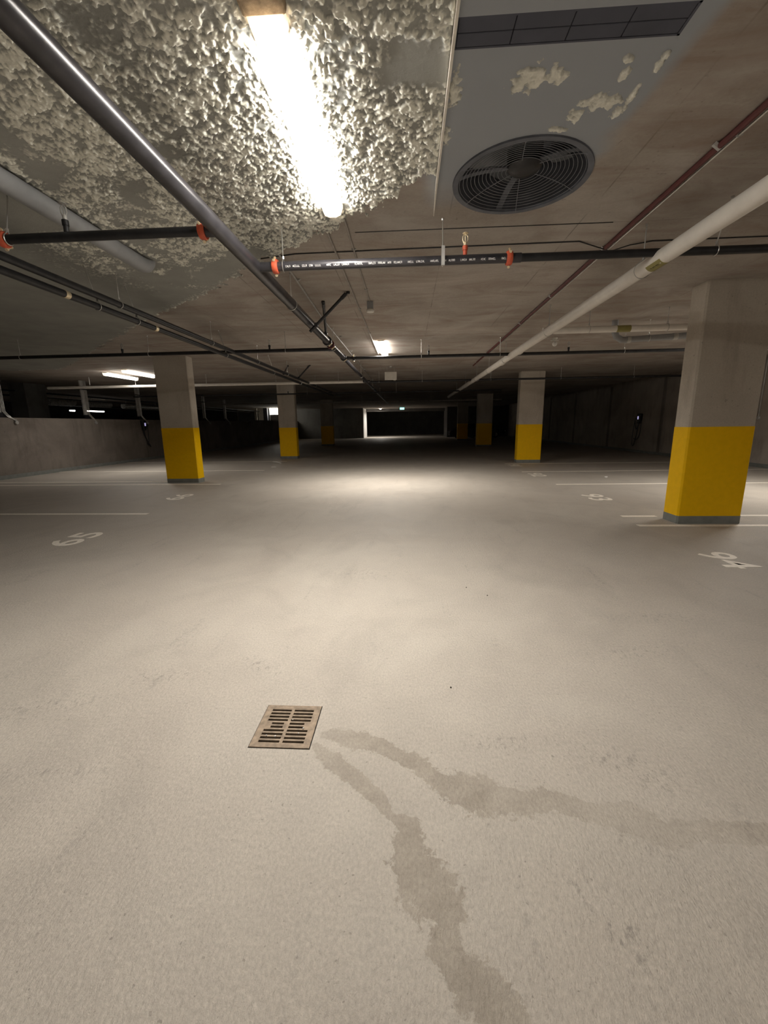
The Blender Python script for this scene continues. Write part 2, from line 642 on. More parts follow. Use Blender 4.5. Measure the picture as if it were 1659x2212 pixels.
# ---- ceiling slab with the round fan opening and the slot left open
FAN = (0.855, 3.66)
FR = 0.475
SLOT = (0.225, 2.325, 1.30, 2.495)
bm = B()


def fill_ring(bm, outer, hole_pts, z):
    """rectangle around a centred hole, as a strip of quads"""
    n = len(hole_pts)
    o = [bm.verts.new((x, y, z)) for x, y in outer]
    h = [bm.verts.new((x, y, z)) for x, y in hole_pts]
    for i in range(n):
        bm.faces.new((o[i], o[(i + 1) % n], h[(i + 1) % n], h[i]))


# coordinates of a coarse grid; cells in the fan square are replaced by a ring
F0, F1, G0, G1 = FAN[0] - 0.6, FAN[0] + 0.6, FAN[1] - 0.6, FAN[1] + 0.6
cxs = sorted(set([round(v, 4) for v in list(np.arange(-30, 11.5, 1.3)) + [SLOT[0], SLOT[2], F0, F1] + list(np.linspace(-0.2, 2.4, 27))]))
cys = sorted(set([round(v, 4) for v in list(np.arange(-12, 62, 1.3)) + [SLOT[1], SLOT[3], G0, G1] + list(np.linspace(1.6, 4.8, 33))]))
cxs = np.array(cxs)
cys = np.array(cys)
gx, gy = np.meshgrid(cxs, cys, indexing='ij')


def primer(x, y):
    d = np.minimum(x - 0.10, (1.40 - 0.10 * (y - 2.5)) - x)
    return np.clip(0.5 + d / 0.12, 0, 1) * np.clip((4.35 - y) / 1.0, 0, 1) * np.clip((y - 0.3) / 1.2, 0, 1)


CX, CY = np.meshgrid((cxs[:-1] + cxs[1:]) / 2, (cys[:-1] + cys[1:]) / 2, indexing='ij')
keep = ~((CX > SLOT[0]) & (CX < SLOT[2]) & (CY > SLOT[1]) & (CY < SLOT[3]))
keep &= ~((CX > F0) & (CX < F1) & (CY > G0) & (CY < G1))
ceil_o = struct(grid_mesh('ceiling', cxs, cys, np.full_like(gx, CEIL), keep, 'ceiling', {'primer': primer(gx, gy)}, flip=True, smooth=False))
bm = B()
bm.from_mesh(ceil_o.data)
lay = bm.verts.layers.float.get('primer')
N = 64
outer, hole = [], []
for k in range(N):
    a = 2 * PI * k / N
    c, s = math.cos(a), math.sin(a)
    q = 0.6 / max(abs(c), abs(s))
    outer.append((FAN[0] + c * q, FAN[1] + s * q))
    hole.append((FAN[0] + c * FR, FAN[1] + s * FR))
ov = [bm.verts.new((x, y, CEIL)) for x, y in outer]
hv = [bm.verts.new((x, y, CEIL)) for x, y in hole]
for v in ov + hv:
    v[lay] = float(primer(np.array(v.co.x), np.array(v.co.y)))
for k in range(N):
    bm.faces.new((ov[(k + 1) % N], ov[k], hv[k], hv[(k + 1) % N]))
# slab thickness: a top face closes it from above
z1 = CEIL + 0.75
for f in (((-30, -12, z1), (11.4, -12, z1), (11.4, 62, z1), (-30, 62, z1)),):
    bm.faces.new([bm.verts.new(p) for p in f])
bm.to_mesh(ceil_o.data)
bm.free()

# ---- walls
bm = B()
box(bm, XW1, YB, 0, XW1 + 0.3, 62, z1)
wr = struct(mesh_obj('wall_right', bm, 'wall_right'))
bm = B()
for y in (4.6, 9.5, 14.35, 19.25, 24.1, 29.0, 33.9, 38.8):
    box(bm, XW1 - 0.028, y - 0.11, 0.1, XW1 + 0.02, y + 0.11, CEIL)
struct(mesh_obj('trim_1', bevel(bm, 0.008), 'wall'))
bm = B()
box(bm, XW1 - 0.04, YB, 0, XW1 + 0.01, YF, 0.12)
struct(mesh_obj('baseboard_right', bm, 'cove'))
# half-height wall on the left with its coping
bm = B()
box(bm, -12.62, 1.0, 0, -12.40, 33.9, 1.87)
box(bm, -12.62, 33.9, 0, -12.40, YF, 1.98)
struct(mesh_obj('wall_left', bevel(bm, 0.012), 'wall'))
bm = B()
box(bm, -12.45, 1.0, 0, -12.36, YF, 0.12)
struct(mesh_obj('baseboard_left', bm, 'cove'))
bm = B()
box(bm, XW0 - 0.3, YB, 0, XW0, 62, z1)
struct(mesh_obj('wall_far_left', bm, 'wall_dark'))
bm = B()
box(bm, -30, YB - 0.3, 0, 11.4, YB, z1)
struct(mesh_obj('wall_front', bm, 'wall_dark'))
# end wall with the wide opening to the ramp
bm = B()
box(bm, -12.6, YF, 0, -5.0, 51.8, z1)
box(bm, 4.36, YF, 0, 11.4, 51.8, z1)
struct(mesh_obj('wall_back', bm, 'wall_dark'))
bm = B()
box(bm, -5.0, YF - .01, 0, -4.975, 51.6, CEIL)
struct(mesh_obj('trim_3', bm, 'paper'))
bm = B()
box(bm, -30, 61.7, 0, 11.4, 62, z1)
struct(mesh_obj('wall_ramp', bm, 'wall_dark'))
bm = B()
box(bm, -5.0, 50.9, 2.98, 4.36, 51.3, CEIL)
struct(mesh_obj('trim_2', bm, 'wall_dark'))
# neighbouring aisle seen over the half wall: columns and end wall
bm = B()
box(bm, -30, 44.0, 0, -17.9, 44.3, z1)
box(bm, -17.9, 44.0, 0, -12.62, 44.3, 2.0)
struct(mesh_obj('wall_neighbour', bm, 'wall_dark'))


# ================================================================ SPRAYED INSULATION
BND = [(-14.0, 13.3), (-12.4, 12.9), (-10.7, 12.85), (-9.6, 12.0), (-8.36, 10.88), (-4.95, 7.80), (-2.60, 5.93), (-1.37, 4.80), (-0.57, 4.18), (0.24, 3.47), (0.5, 3.3)]
bx = np.array([p[0] for p in BND])
by = np.array([p[1] for p in BND])
ix = grid_coords(-12.35, -3.4, 0.222, 0.222, 0.0062, 1.02, 0.05)
iy = grid_coords(-3.0, 1.95, 4.9, 13.2, 0.0062, 1.02, 0.05)
gx, gy = np.meshgrid(ix, iy, indexing='ij')
lim = np.interp(gx, bx, by)
jag = (fbm(gx, gy, 9, 3, 5) - 0.5) * 0.30 + (fbm(gx, gy, 30, 2, 6) - 0.5) * 0.14
inside = (lim + jag - gy)
patch = fbm(gx, gy, 1.9, 3, 21) + 0.35 * (fbm(gx, gy, 6.5, 3, 23) - 0.5)
near = np.exp(-((np.maximum(0, np.abs(gx + 0.62) - 0.25) / 0.95) ** 2)) * sstep(4.9, 4.2, gy)
dens = 0.30 * near + 0.10 * sstep(-3.0, -1.8, gx) + 0.05 * sstep(6.5, 4.5, gy)
far = sstep(-3.1, -4.2, gx) + sstep(5.0, 6.5, gy)
mask = sstep(0.50, 0.76, patch + dens - 0.04) * (1 - 0.92 * np.clip(far, 0, 1))
edge_m = np.exp(-((lim - gy) / 0.16) ** 2) * (0.35 + 0.3 * fbm(gx, gy, 3, 2, 31))
pipe_m = np.exp(-((gx + 2.70) / 0.13) ** 2) * sstep(5.1, 4.8, gy)
mask = np.clip(np.maximum(mask, np.maximum(edge_m, pipe_m * sstep(0.35, 0.55, fbm(gx, gy, 5, 2, 40)))), 0, 1)
b1 = 1 - np.abs(2 * fbm(gx, gy, 30, 2, 50) - 1) * 2.2
b2 = 1 - np.abs(2 * fbm(gx, gy, 60, 1, 60) - 1) * 2.0
cell = sstep(0.42, 0.66, 0.35 * fbm(gx, gy, 18, 2, 70) + 0.65 * fbm(gx, gy, 44, 2, 71, 0.7) + 0.10 * (mask - 0.6))
lump = cell * (0.45 + 0.35 * np.clip(b1, 0, 1) + 0.35 * np.clip(b2, 0, 1))
hgt = 0.013 + mask * 0.023 * lump + 0.004 * fbm(gx, gy, 3, 3, 80) + 0.0015 * fbm(gx, gy, 45, 2, 81)
crumb = np.clip(mask * (0.04 + 1.15 * lump), 0, 1)
# thick rolled rim along the free edge
skirt = sstep(0.0, 0.03, inside)
Z = CEIL + 0.004 - hgt * skirt
Z = np.where(gx > 0.215, CEIL + 0.004, Z)
ok = inside > -0.02
keep = ok[:-1, :-1] & ok[1:, :-1] & ok[1:, 1:] & ok[:-1, 1:]
foam = grid_mesh('sprayed_insulation', ix, iy, Z, keep, 'foam', {'crumb': crumb}, flip=True)
tag(foam, 'rough pale crumbly sprayed insulation covering the upper left ceiling', 'insulation', kind='stuff')

# crumbs stuck on the grey primed patch right of the insulation edge
px = np.linspace(0.225, 1.45, 300)
py = np.linspace(2.5, 3.45, 230)
gx, gy = np.meshgrid(px, py, indexing='ij')
m = np.full(gx.shape, -1.0)
for x, y, a, b in ((0.66, 2.70, .10, .10), (0.80, 2.69, .05, .07), (1.13, 2.90, .14, .06), (1.02, 3.0, .06, .05), (1.12, 2.60, .04, .03), (1.15, 2.70, .035, .05),
                   (1.30, 2.66, .02, .10), (1.27, 2.87, .02, .11), (1.24, 2.98, .03, .06), (0.26, 2.75, .035, .13), (0.25, 3.12, .03, .08), (0.93, 3.11, .07, .03), (1.0, 2.97, .09, .025)):
    m = np.maximum(m, 1.15 - np.hypot((gx - x) / a, (gy - y) / b))
m = np.clip(m + 1.7 * (fbm(gx, gy, 34, 3, 90) - 0.60), -0.2, 1)
m = np.where(np.hypot(gx - FAN[0], gy - FAN[1]) < FR + 0.04, -1.0, m)
hh = sstep(0.05, 0.5, m) * (0.006 + 0.016 * fbm(gx, gy, 60, 2, 92))
ok = m > 0.02
keep = ok[:-1, :-1] | ok[1:, 1:]
cr = grid_mesh('insulation_crumbs', px, py, CEIL + 0.001 - hh, keep, 'foam', {'crumb': np.clip(m * 1.1 + 0.15, 0, .62)}, flip=True)
tag(cr, 'scattered pale insulation crumbs stuck on the grey ceiling patch beside the fan', 'insulation', kind='stuff')

# pale bead where the insulation stops
bm = B()
box(bm, 0.214, 1.0, CEIL - 0.045, 0.228, 3.6, CEIL)
tp = [bm.verts.new(p) for p in ((0.214, 3.6, CEIL - 0.045), (0.228, 3.6, CEIL - 0.045), (0.231, 4.17, CEIL - 0.003), (0.236, 4.17, CEIL - 0.003),
                                (0.214, 3.6, CEIL), (0.228, 3.6, CEIL), (0.231, 4.17, CEIL), (0.236, 4.17, CEIL))]
for f in ((0, 1, 3, 2), (4, 6, 7, 5), (1, 5, 7, 3), (0, 2, 6, 4), (2, 3, 7, 6)):
    bm.faces.new([tp[i] for i in f])
o = mesh_obj('edge_bead', bm, 'housing')
tag(o, 'thin white edge strip between the rough insulation and the grey fan patch', 'trim strip')

# dark slot in the ceiling, faced with panels
sl = thing('slot_grille', 'long dark blue-black slot grille in the ceiling at the top of the view', 'grille', (SLOT[0], SLOT[1], CEIL))
bm = B()
x0, y0, x1, y1 = SLOT
box(bm, x0, y0, CEIL, x0 + .012, y1, CEIL + 0.16)
box(bm, x1 - .012, y0, CEIL, x1, y1, CEIL + 0.16)
box(bm, x0, y0, CEIL, x1, y0 + .01, CEIL + 0.16)
box(bm, x0, y1 - .01, CEIL, x1, y1, CEIL + 0.16)
mesh_obj('frame', bm, 'slot', sl)
for k in range(4):
    bm = B()
    a = x0 + .012 + (x1 - x0 - .024) * k / 4
    b = x0 + .012 + (x1 - x0 - .024) * (k + 1) / 4
    box(bm, a + .002, y0 + .01, CEIL + 0.002, b - .002, y0 + .083, CEIL + 0.02)
    box(bm, a + .002, y0 + .087, CEIL + 0.002, b - .002, y1 - .01, CEIL + 0.02)
    mesh_obj('panel', bevel(bm, 0.002), 'slot', sl)
# ================================================================ CEILING FAN
fan = thing('extract_fan', 'round dark ceiling extract fan with wire guard in the grey patch', 'fan', (FAN[0], FAN[1], CEIL))
FX, FY = FAN
bm = B()
n = 64
lathe_prof = [(FR, -0.012), (FR + .03, -0.012), (FR + .032, 0.0), (FR, 0.0), (FR - .004, 0.40), (FR - .012, 0.40), (FR - .010, -0.01)]
rings = []
for r, h in lathe_prof:
    rings.append([bm.verts.new((FX + r * math.cos(2 * PI * k / n), FY + r * math.sin(2 * PI * k / n), CEIL + h)) for k in range(n)])
for i in range(len(rings)):
    a, b = rings[i], rings[(i + 1) % len(rings)]
    for k in range(n):
        bm.faces.new((a[k], a[(k + 1) % n], b[(k + 1) % n], b[k]))
mesh_obj('shroud', bm, 'fan', fan, smooth=True)
bm = B()
lathe(bm, (FX, FY, CEIL + 0.40), [(FR, 0), (FR, 0.01)], n=48)
mesh_obj('back_plate', bm, 'fan', fan)
bm = B()
lathe(bm, (FX + .02, FY - .03, CEIL + 0.06), [(.05, -.03), (.10, -.02), (.125, 0.0), (.13, 0.14), (.11, 0.17)], n=32)
mesh_obj('motor', bm, 'black_pipe', fan, smooth=True)
for k in range(5):
    a0 = 2 * PI * k / 5 + 0.35
    bm = B()
    rows = []
    for i in range(7):
        r = 0.10 + (FR - 0.035 - 0.10) * i / 6
        hw = 0.28 + 0.10 * math.sin(PI * i / 6)
        tw = 0.45 - 0.25 * i / 6
        rr = []
        for j in range(5):
            a = a0 + hw * (j / 4 - 0.5) * 2 * (0.9 if i else 0.7) + 0.12 * i / 6
            zz = CEIL + 0.22 + tw * 0.16 * (j / 4 - 0.5) * 2
            rr.append((r * math.cos(a) + FX, r * math.sin(a) + FY, zz))
        rows.append(rr)
    for off in (0, .006):
        vs = [[bm.verts.new((p[0], p[1], p[2] + off)) for p in rr] for rr in rows]
        for i in range(6):
            for j in range(4):
                f = (vs[i][j], vs[i + 1][j], vs[i + 1][j + 1], vs[i][j + 1])
                bm.faces.new(f if off else f[::-1])
    mesh_obj('blade', bm, 'fan_blade', fan, smooth='all')


def guard_z(r):
    return CEIL - 0.012 + 0.075 * (1 - (r / FR) ** 2) ** 0.7


for k in range(3):
    a = math.radians((98, 182, 318)[k])
    bm = B()
    pts = []
    for i in range(9):
        r = FR * (1 - i / 8.0) + 0.012
        pts.append((FX + r * math.cos(a), FY + r * math.sin(a), guard_z(min(r, FR - .001)) + 0.012))
    for p, q in zip(pts[:-1], pts[1:]):
        d = Vector((math.sin(a), -math.cos(a), 0)) * 0.024
        v = [bm.verts.new(Vector(p) + d), bm.verts.new(Vector(p) - d), bm.verts.new(Vector(q) - d), bm.verts.new(Vector(q) + d),
             bm.verts.new(Vector(p) + d + Vector((0, 0, .012))), bm.verts.new(Vector(p) - d + Vector((0, 0, .012))),
             bm.verts.new(Vector(q) - d + Vector((0, 0, .012))), bm.verts.new(Vector(q) + d + Vector((0, 0, .012)))]
        for f in ((0, 1, 2, 3), (4, 7, 6, 5), (0, 3, 7, 4), (1, 5, 6, 2)):
            bm.faces.new([v[j] for j in f])
    mesh_obj('support_arm', bm, 'fan', fan)
for i in range(14):
    r = 0.08 + (FR - 0.02 - 0.08) * i / 13
    bm = B()
    tube(bm, [(FX + r * math.cos(2 * PI * k / 48), FY + r * math.sin(2 * PI * k / 48), guard_z(r)) for k in range(48)], 0.0023, n=5, closed=True)
    mesh_obj('guard_ring', bm, 'wire', fan, smooth='all')
for k in range(6):
    a = math.radians(20 + 60 * k)
    bm = B()
    tube(bm, [(FX + r * math.cos(a), FY + r * math.sin(a), guard_z(min(r, FR - .001)) - .004) for r in (FR + .01, .4, .3, .2, .08)], 0.0026, n=5)
    mesh_obj('guard_spoke', bm, 'wire', fan)

# ================================================================ COLUMNS
def col_poly(x0, y0, x1, y1, c, e=0.0):
    x0 -= e; y0 -= e; x1 += e; y1 += e
    return [(x0 + c, y0), (x1 - c, y0), (x1, y0 + c), (x1, y1 - c), (x1 - c, y1), (x0 + c, y1), (x0, y1 - c), (x0, y0 + c)]


def column(x0, y0, x1, y1, label, ytop=1.42):
    t = thing('concrete_column', label, 'column', ((x0 + x1) / 2, (y0 + y1) / 2, 0), 'yellow-banded columns of the parking deck')
    mesh_obj('shaft', prism(B(), col_poly(x0, y0, x1, y1, .022), 0, CEIL), 'column', t)
    mesh_obj('yellow_band', prism(B(), col_poly(x0, y0, x1, y1, .022, .003), .10, ytop), 'yellow', t)
    bm = B()
    prism(bm, col_poly(x0, y0, x1, y1, .022, .005), 0, .115)
    mesh_obj('base_coving', bm, 'cove', t)
    return t


column(3.965, 6.22, 4.862, 6.57, 'nearest right concrete column with yellow lower band, between stalls 93 and 94', 1.40)
column(4.10, 16.03, 4.98, 16.38, 'second column along the right side, yellow band, behind the stall marked 93', 1.42)
column(4.42, 27.5, 5.38, 27.9, 'third column along the right side, dim yellow band, standing before the parked cars', 1.46)
column(4.42, 38.2, 5.35, 38.6, 'farthest right column, almost black, just in front of the dark parked car', 1.46)
column(-6.63, 11.05, -5.72, 11.36, 'nearest left concrete column with yellow lower band, beyond the stall marked 66', 1.48)
column(-5.89, 19.1, -5.09, 19.42, 'second column along the left side, yellow band, beside the white strip on the floor', 1.41)
column(-6.38, 30.9, -5.47, 31.25, 'farthest left column, very dark with a dull yellow band', 1.42)

# ================================================================ FLOOR MARKINGS
def line(x0, x1, y, w, label, slope=0.0):
    bm = B()
    prism(bm, [(x0, y - w / 2), (x1, y - w / 2 + slope), (x1, y + w / 2 + slope), (x0, y + w / 2)], 0.0, 0.0025)
    o = mesh_obj('stall_line', bm, 'line')
    recenter(o, (x0, y, 0))
    tag(o, label, 'floor marking', 'painted stall lines')


line(3.35, 11.0, 6.10, .10, 'white stall line running just in front of the near right column')
line(3.42, 3.955, 6.72, .10, 'short white line stub touching the left face of the near right column')
line(4.87, 11.0, 6.76, .10, 'white stall line starting behind the right edge of the near right column')
line(3.62, 11.0, 10.32, .10, 'white stall line beyond number 93, passing behind the near right column', .1)
line(3.52, 11.0, 13.05, .10, 'faint far white stall line between numbers 92 and 93', .25)
line(3.6, 11.0, 15.75, .10, 'very faint white stall line just before the second right column')
line(-12.36, -4.62, 6.98, .10, 'long white stall line on the left just beyond number 65')
line(-12.36, -4.98, 10.72, .10, 'white stall line passing in front of the near left column')
line(-12.36, -6.64, 11.34, .10, 'white stall line that ends at the left side of the near left column')
line(-12.36, -4.95, 14.1, .10, 'faint white stall line passing behind the near left column')
line(-12.36, -5.2, 17.7, .10, 'faintest left stall line, before the second left column')


def number(txt, cx_, cy_, hgt_, wid_, rot, label):
    cu = bpy.data.curves.new('stall_number', 'FONT')
    cu.body = txt
    cu.align_x = 'CENTER'
    cu.align_y = 'CENTER'
    cu.size = 1.0
    cu.extrude = 0.001
    cu.offset = 0.011
    cu.resolution_u = 4
    o = bpy.data.objects.new('tmp', cu)
    COL.objects.link(o)
    bpy.context.view_layer.update()
    dg = bpy.context.evaluated_depsgraph_get()
    me = bpy.data.meshes.new_from_object(o.evaluated_get(dg))
    bpy.data.objects.remove(o)
    co = np.array([v.co[:] for v in me.vertices])
    mn, mx = co.min(0), co.max(0)
    sc = Matrix.Diagonal((wid_ / (mx[0] - mn[0]), hgt_ / (mx[1] - mn[1]), 1, 1))
    me.transform(Matrix.Rotation(rot, 4, 'Z') @ sc @ Matrix.Translation(Vector((-(mn[0] + mx[0]) / 2, -(mn[1] + mx[1]) / 2, 0.0016))))
    me.materials.clear()
    me.materials.append(M['line'])
    ob = bpy.data.objects.new('stall_number', me)
    COL.objects.link(ob)
    ob.location = (cx_, cy_, 0)
    tag(ob, label, 'floor marking', 'painted stall numbers')
    return ob


number('94', 3.47, 4.53, .37, .56, -PI / 2, 'white stencilled stall number 94 on the floor at the right')
number('93', 3.79, 8.50, .42, .72, -PI / 2, 'white stencilled stall number 93 left of the near right column')
number('92', 3.75, 12.3, .42, .8, -PI / 2, 'faint white stall number 92 on the far right floor')
number('91', 3.8, 15.1, .42, .6, -PI / 2, 'faint white stall number 91 near the second right column')
number('65', -4.62, 5.34, .42, .70, PI / 2, 'white stencilled stall number 65 on the floor at the left')
number('66', -5.03, 8.75, .40, .75, PI / 2, 'white stencilled stall number 66 in front of the near left column')

# ================================================================ FLOOR DRAIN
dr = thing('floor_drain', 'square rusty cast iron floor drain grate set in the pale floor', 'drain', (-0.617, 1.822, 0))
x0, y0, x1, y1 = GR
bm = B()
e = .030
zt, zb = 0.004, -0.008
box(bm, x0 + .004, y0 + .004, zb, x1 - .004, y0 + e, zt)
box(bm, x0 + .004, y1 - e, zb, x1 - .004, y1 - .004, zt)
box(bm, x0 + .004, y0 + e, zb, x0 + e + .008, y1 - e, zt)
box(bm, x1 - e - .008, y0 + e, zb, x1 - .004, y1 - e, zt)
mesh_obj('grate_frame', bm, 'iron', dr)
xc = (x0 + x1) / 2
bm = B()
box(bm, xc - .008, y0 + e, zb, xc + .008, y1 - e, zt)
mesh_obj('centre_rib', bm, 'iron', dr)
gy0, gy1 = y0 + e, y1 - e
nrow = 10
pit = (gy1 - gy0) / nrow
sw = pit * 0.56
for r in range(nrow + 1):
    ya = gy0 + r * pit - (pit - sw) / 2
    yb = ya + (pit - sw)
    ya, yb = max(ya, gy0), min(yb, gy1)
    bm = B()
    box(bm, x0 + e + .008, ya, zb, xc - .008, yb, zt - .001)
    box(bm, xc + .008, ya, zb, x1 - e - .008, yb, zt - .001)
    mesh_obj('slat', bm, 'iron', dr)
for r in (4, 5):
    ya = gy0 + r * pit + (pit - sw) / 2
    for xa, xb in ((x0 + e + .008, x0 + e + .036), (x1 - e - .036, x1 - e - .008), (xc - .022, xc - .008)):
        mesh_obj('slot_stop', box(B(), xa, ya - .0005, zb, xb, ya + sw + .0005, zt - .001), 'iron', dr)
bm = B()
bd = -0.30
for b in ((x0, y0, x0 + .004, y1), (x1 - .004, y0, x1, y1), (x0, y0, x1, y0 + .004), (x0, y1 - .004, x1, y1)):
    box(bm, b[0], b[1], bd, b[2], b[3], -0.001)
box(bm, x0, y0, bd - .01, x1, y1, bd)
mesh_obj('sump', bm, 'pit', dr)
for k, (x, y) in enumerate(((-0.70, 1.745), (-0.655, 1.742), (-0.545, 1.765), (-0.53, 1.80), (-0.60, 1.86))):
    bm = B()
    bmesh.ops.create_icosphere(bm, subdivisions=1, radius=.0035 + .0015 * (k % 2), matrix=Matrix.Translation((x, y, zt + .002)))
    o = mesh_obj('pebble', bm, 'paper')
    tag(o, 'tiny pale pebble lying on the drain grate slats', 'pebble', 'pebbles on the grate')

# ================================================================ PIPES
ZP = 2.95


def hanger(parent, x, y, zpipe, rp, mat='zinc', top=CEIL, along='X', dx=0.0, dy=0.0):
    """threaded rod from the slab with a loop round the pipe"""
    bm = B()
    tube(bm, [(x, y, zpipe + rp + .035), (x + dx, y + dy, top + .004)], 0.0055, n=7)
    lathe(bm, (x, y, zpipe + rp + .02), [(.011, 0), (.011, .022)], n=6)
    lathe(bm, (x + dx, y + dy, top - .018), [(.010, 0), (.014, .012), (.014, .022)], n=8)
    R = rp + .006
    pts = []
    for k in range(24):
        a = 2 * PI * k / 24
        rr = R
        zz = zpipe + rr * math.cos(a)
        if abs(math.sin(a)) < .5 and math.cos(a) > 0:
            zz += .018 * (1 - abs(math.sin(a)) / .5)
        if along == 'X':
            pts.append((x, y + rr * math.sin(a), zz))
        else:
            pts.append((x + rr * math.sin(a), y, zz))
    tube(bm, pts, 0.0042, n=6, closed=True)
    return mesh_obj('hanger', bm, mat, parent, smooth=True)


def coupling(parent, c, r, axis='X', mat='orange', w=.05):
    """grooved coupling: two half rings with bolt pads"""
    bm = B()
    lathe(bm, c, [(r + .002, -w / 2), (r + .017, -w / 2), (r + .022, -w / 4), (r + .022, w / 4), (r + .017, w / 2), (r + .002, w / 2)], axis, 20)
    o = mesh_obj('coupling', bm, mat, parent, smooth=True)
    c = Vector(c)
    for s in (-1, 1):
        up = Vector((0, 0, 1))
        sd = Vector((0, 1, 0)) if axis == 'X' else Vector((1, 0, 0))
        d = (up * s * .8 - sd * s * .6).normalized()
        p = c + d * (r + .024)
        t = d.cross(Vector((1, 0, 0) if axis == 'X' else (0, 1, 0)))
        bm = B()
        lathe(bm, p, [(.0075, -.034), (.0075, -.030), (.0125, -.030), (.0125, -.018), (.0075, -.018), (.0075, .022), (.0125, .022), (.0125, .036)], t, 8)
        mesh_obj('bolt', bm, 'bolt', o)
    return o


def upright_head(parent, x, y, z, r, mat='brass', h=.13, drop=False):
    bm = B()
    lathe(bm, (x, y, z), [(.019, 0), (.019, h * .22), (.024, h * .22), (.024, h * .40), (.014, h * .43), (.011, h * .52)], n=14)
    o = mesh_obj('outlet_nipple', bm, 'black_pipe' if mat == 'dark' else 'orange', parent, smooth=True)
    bm = B()
    zz = z + h * .5
    for sx in (-1, 1):
        tube(bm, [(x + sx * .009, y, zz), (x + sx * .023, y, zz + h * .16), (x + sx * .021, y, zz + h * .32), (x, y, zz + h * .42)], .0048, n=6)
    lathe(bm, (x, y, zz), [(.016, -.02), (.016, .012), (.007, .02)], n=10)
    tube(bm, [(x, y, zz + .01), (x, y, zz + h * .42)], .004, n=6)
    lathe(bm, (x, y, zz + h * .42), [(.006, 0), (.026, .003), (.026, .007), (.006, .009)], n=14)
    mesh_obj('sprinkler_head', bm, 'zinc_dull' if mat == 'dark' else 'bolt', o)
    return o


def pipe_thing(name, label, pts, r, mat, cat='pipe', n=20):
    t = thing(name, label, cat, pts[0])
    bm = B()
    tube(bm, pts, r, n=n)
    mesh_obj('pipe_run', bm, mat, t, smooth=True)
    return t


XM = -1.415
# --- main run along the aisle
mp = thing('sprinkler_main', 'thick dark grey steel sprinkler main running away down the ceiling', 'pipe', (XM, -4, ZP))
mesh_obj('pipe_run', tube(B(), [(XM, -4, ZP), (XM, 7.75, ZP)], .060, n=28), 'main_pipe', mp, smooth=True)
mesh_obj('pipe_run', tube(B(), [(XM, 7.75, ZP), (XM, 9.6, ZP)], .050, n=24), 'main_pipe', mp, smooth=True)
mesh_obj('pipe_run', tube(B(), [(XM, 9.6, ZP), (XM, 30, ZP)], .045, n=24), 'main_pipe', mp, smooth=True)
coupling(mp, (XM, 7.72, ZP), .060, 'Y', 'black_pipe', .09)
coupling(mp, (XM, 8.05, ZP), .054, 'Y', 'red_pipe', .09)
coupling(mp, (XM, 9.62, ZP), .047, 'Y', 'black_pipe', .08)
for y in (1.2, 5.43, 8.35, 13.2, 17.5, 22.0, 26.5):
    hanger(mp, XM, y, ZP, .060 if y < 7.6 else .050 if y < 9.6 else .045, along='Y')
# tee outlets
for (xa, xb, y) in ((XM - .13, XM, 3.44), (XM, XM + .19, 4.20), (XM - .13, XM, 8.55), (XM, XM + .13, 9.72), (XM, XM + .12, 14.85), (XM - .12, XM, 14.85)):
    mesh_obj('tee_outlet', tube(B(), [(xa, y, ZP), (xb, y, ZP)], .042, n=18), 'main_pipe', mp, smooth=True)


def brace(parent, a, b, extend=0.0):
    """sway brace: steel pipe with a hinged foot at the slab and a clamp at the pipe"""
    a, b = Vector(a), Vector(b)
    d = (b - a).normalized()
    bm = B()
    tube(bm, [a - d * extend, b - d * .07], .021, n=12)
    o = mesh_obj('sway_brace', bm, 'black_pipe', parent, smooth=True)
    bm = B()
    tube(bm, [b - d * .13, b - d * .04], .026, n=10)
    tube(bm, [b - d * .04 + Vector((-.02, 0, 0)), b - d * .04 + Vector((.02, 0, 0))], .012, n=8)
    lathe(bm, (b.x, b.y, CEIL - .03), [(.022, 0), (.028, .012), (.028, .034)], n=6)
    mesh_obj('brace_foot', bm, 'black_pipe', o)
    bm = B()
    lathe(bm, a, [(.028, -.03), (.028, .03)], 'Y', 10)
    mesh_obj('brace_clamp', bm, 'black_pipe', o)
    return o


brace(mp, (-1.30, 6.30, 2.90), (-.82, 6.21, CEIL), extend=.13)
brace(mp, (-1.36, 7.35, 3.0), (-1.25, 6.62, CEIL))


# --- cross branches
def branch(label, x0, x1, y, r, mat='black_pipe', z=ZP, dy=0.0):
    t = thing('sprinkler_branch', label, 'pipe', (x0, y, z), 'sprinkler branch pipes across the ceiling')
    mesh_obj('pipe_run', tube(B(), [(x0, y, z), (x1, y + dy, z)], r, n=20), mat, t, smooth=True)
    return t


b1 = branch('black branch pipe with stencilled print between the main and the fan', XM + .10, 1.02, 4.20, .040, 'main_pipe')
coupling(b1, (-1.225, 4.20, ZP), .040)
coupling(b1, (0.915, 4.20, ZP), .038)
hanger(b1, 0.32, 4.20, ZP, .040, dx=-.004, dy=.02)
# plastic-looking drop clip on that rod
bm = B(); box(bm, .305, 4.145, 2.895, .335, 4.165, 3.055)
mesh_obj('hanger_clip', bm, 'zinc_dull', b1)
hanger(b1, -1.15, 4.20, ZP, .040)
upright_head(b1, 0.52, 4.20, ZP + .035, .04, 'brass', h=.19)
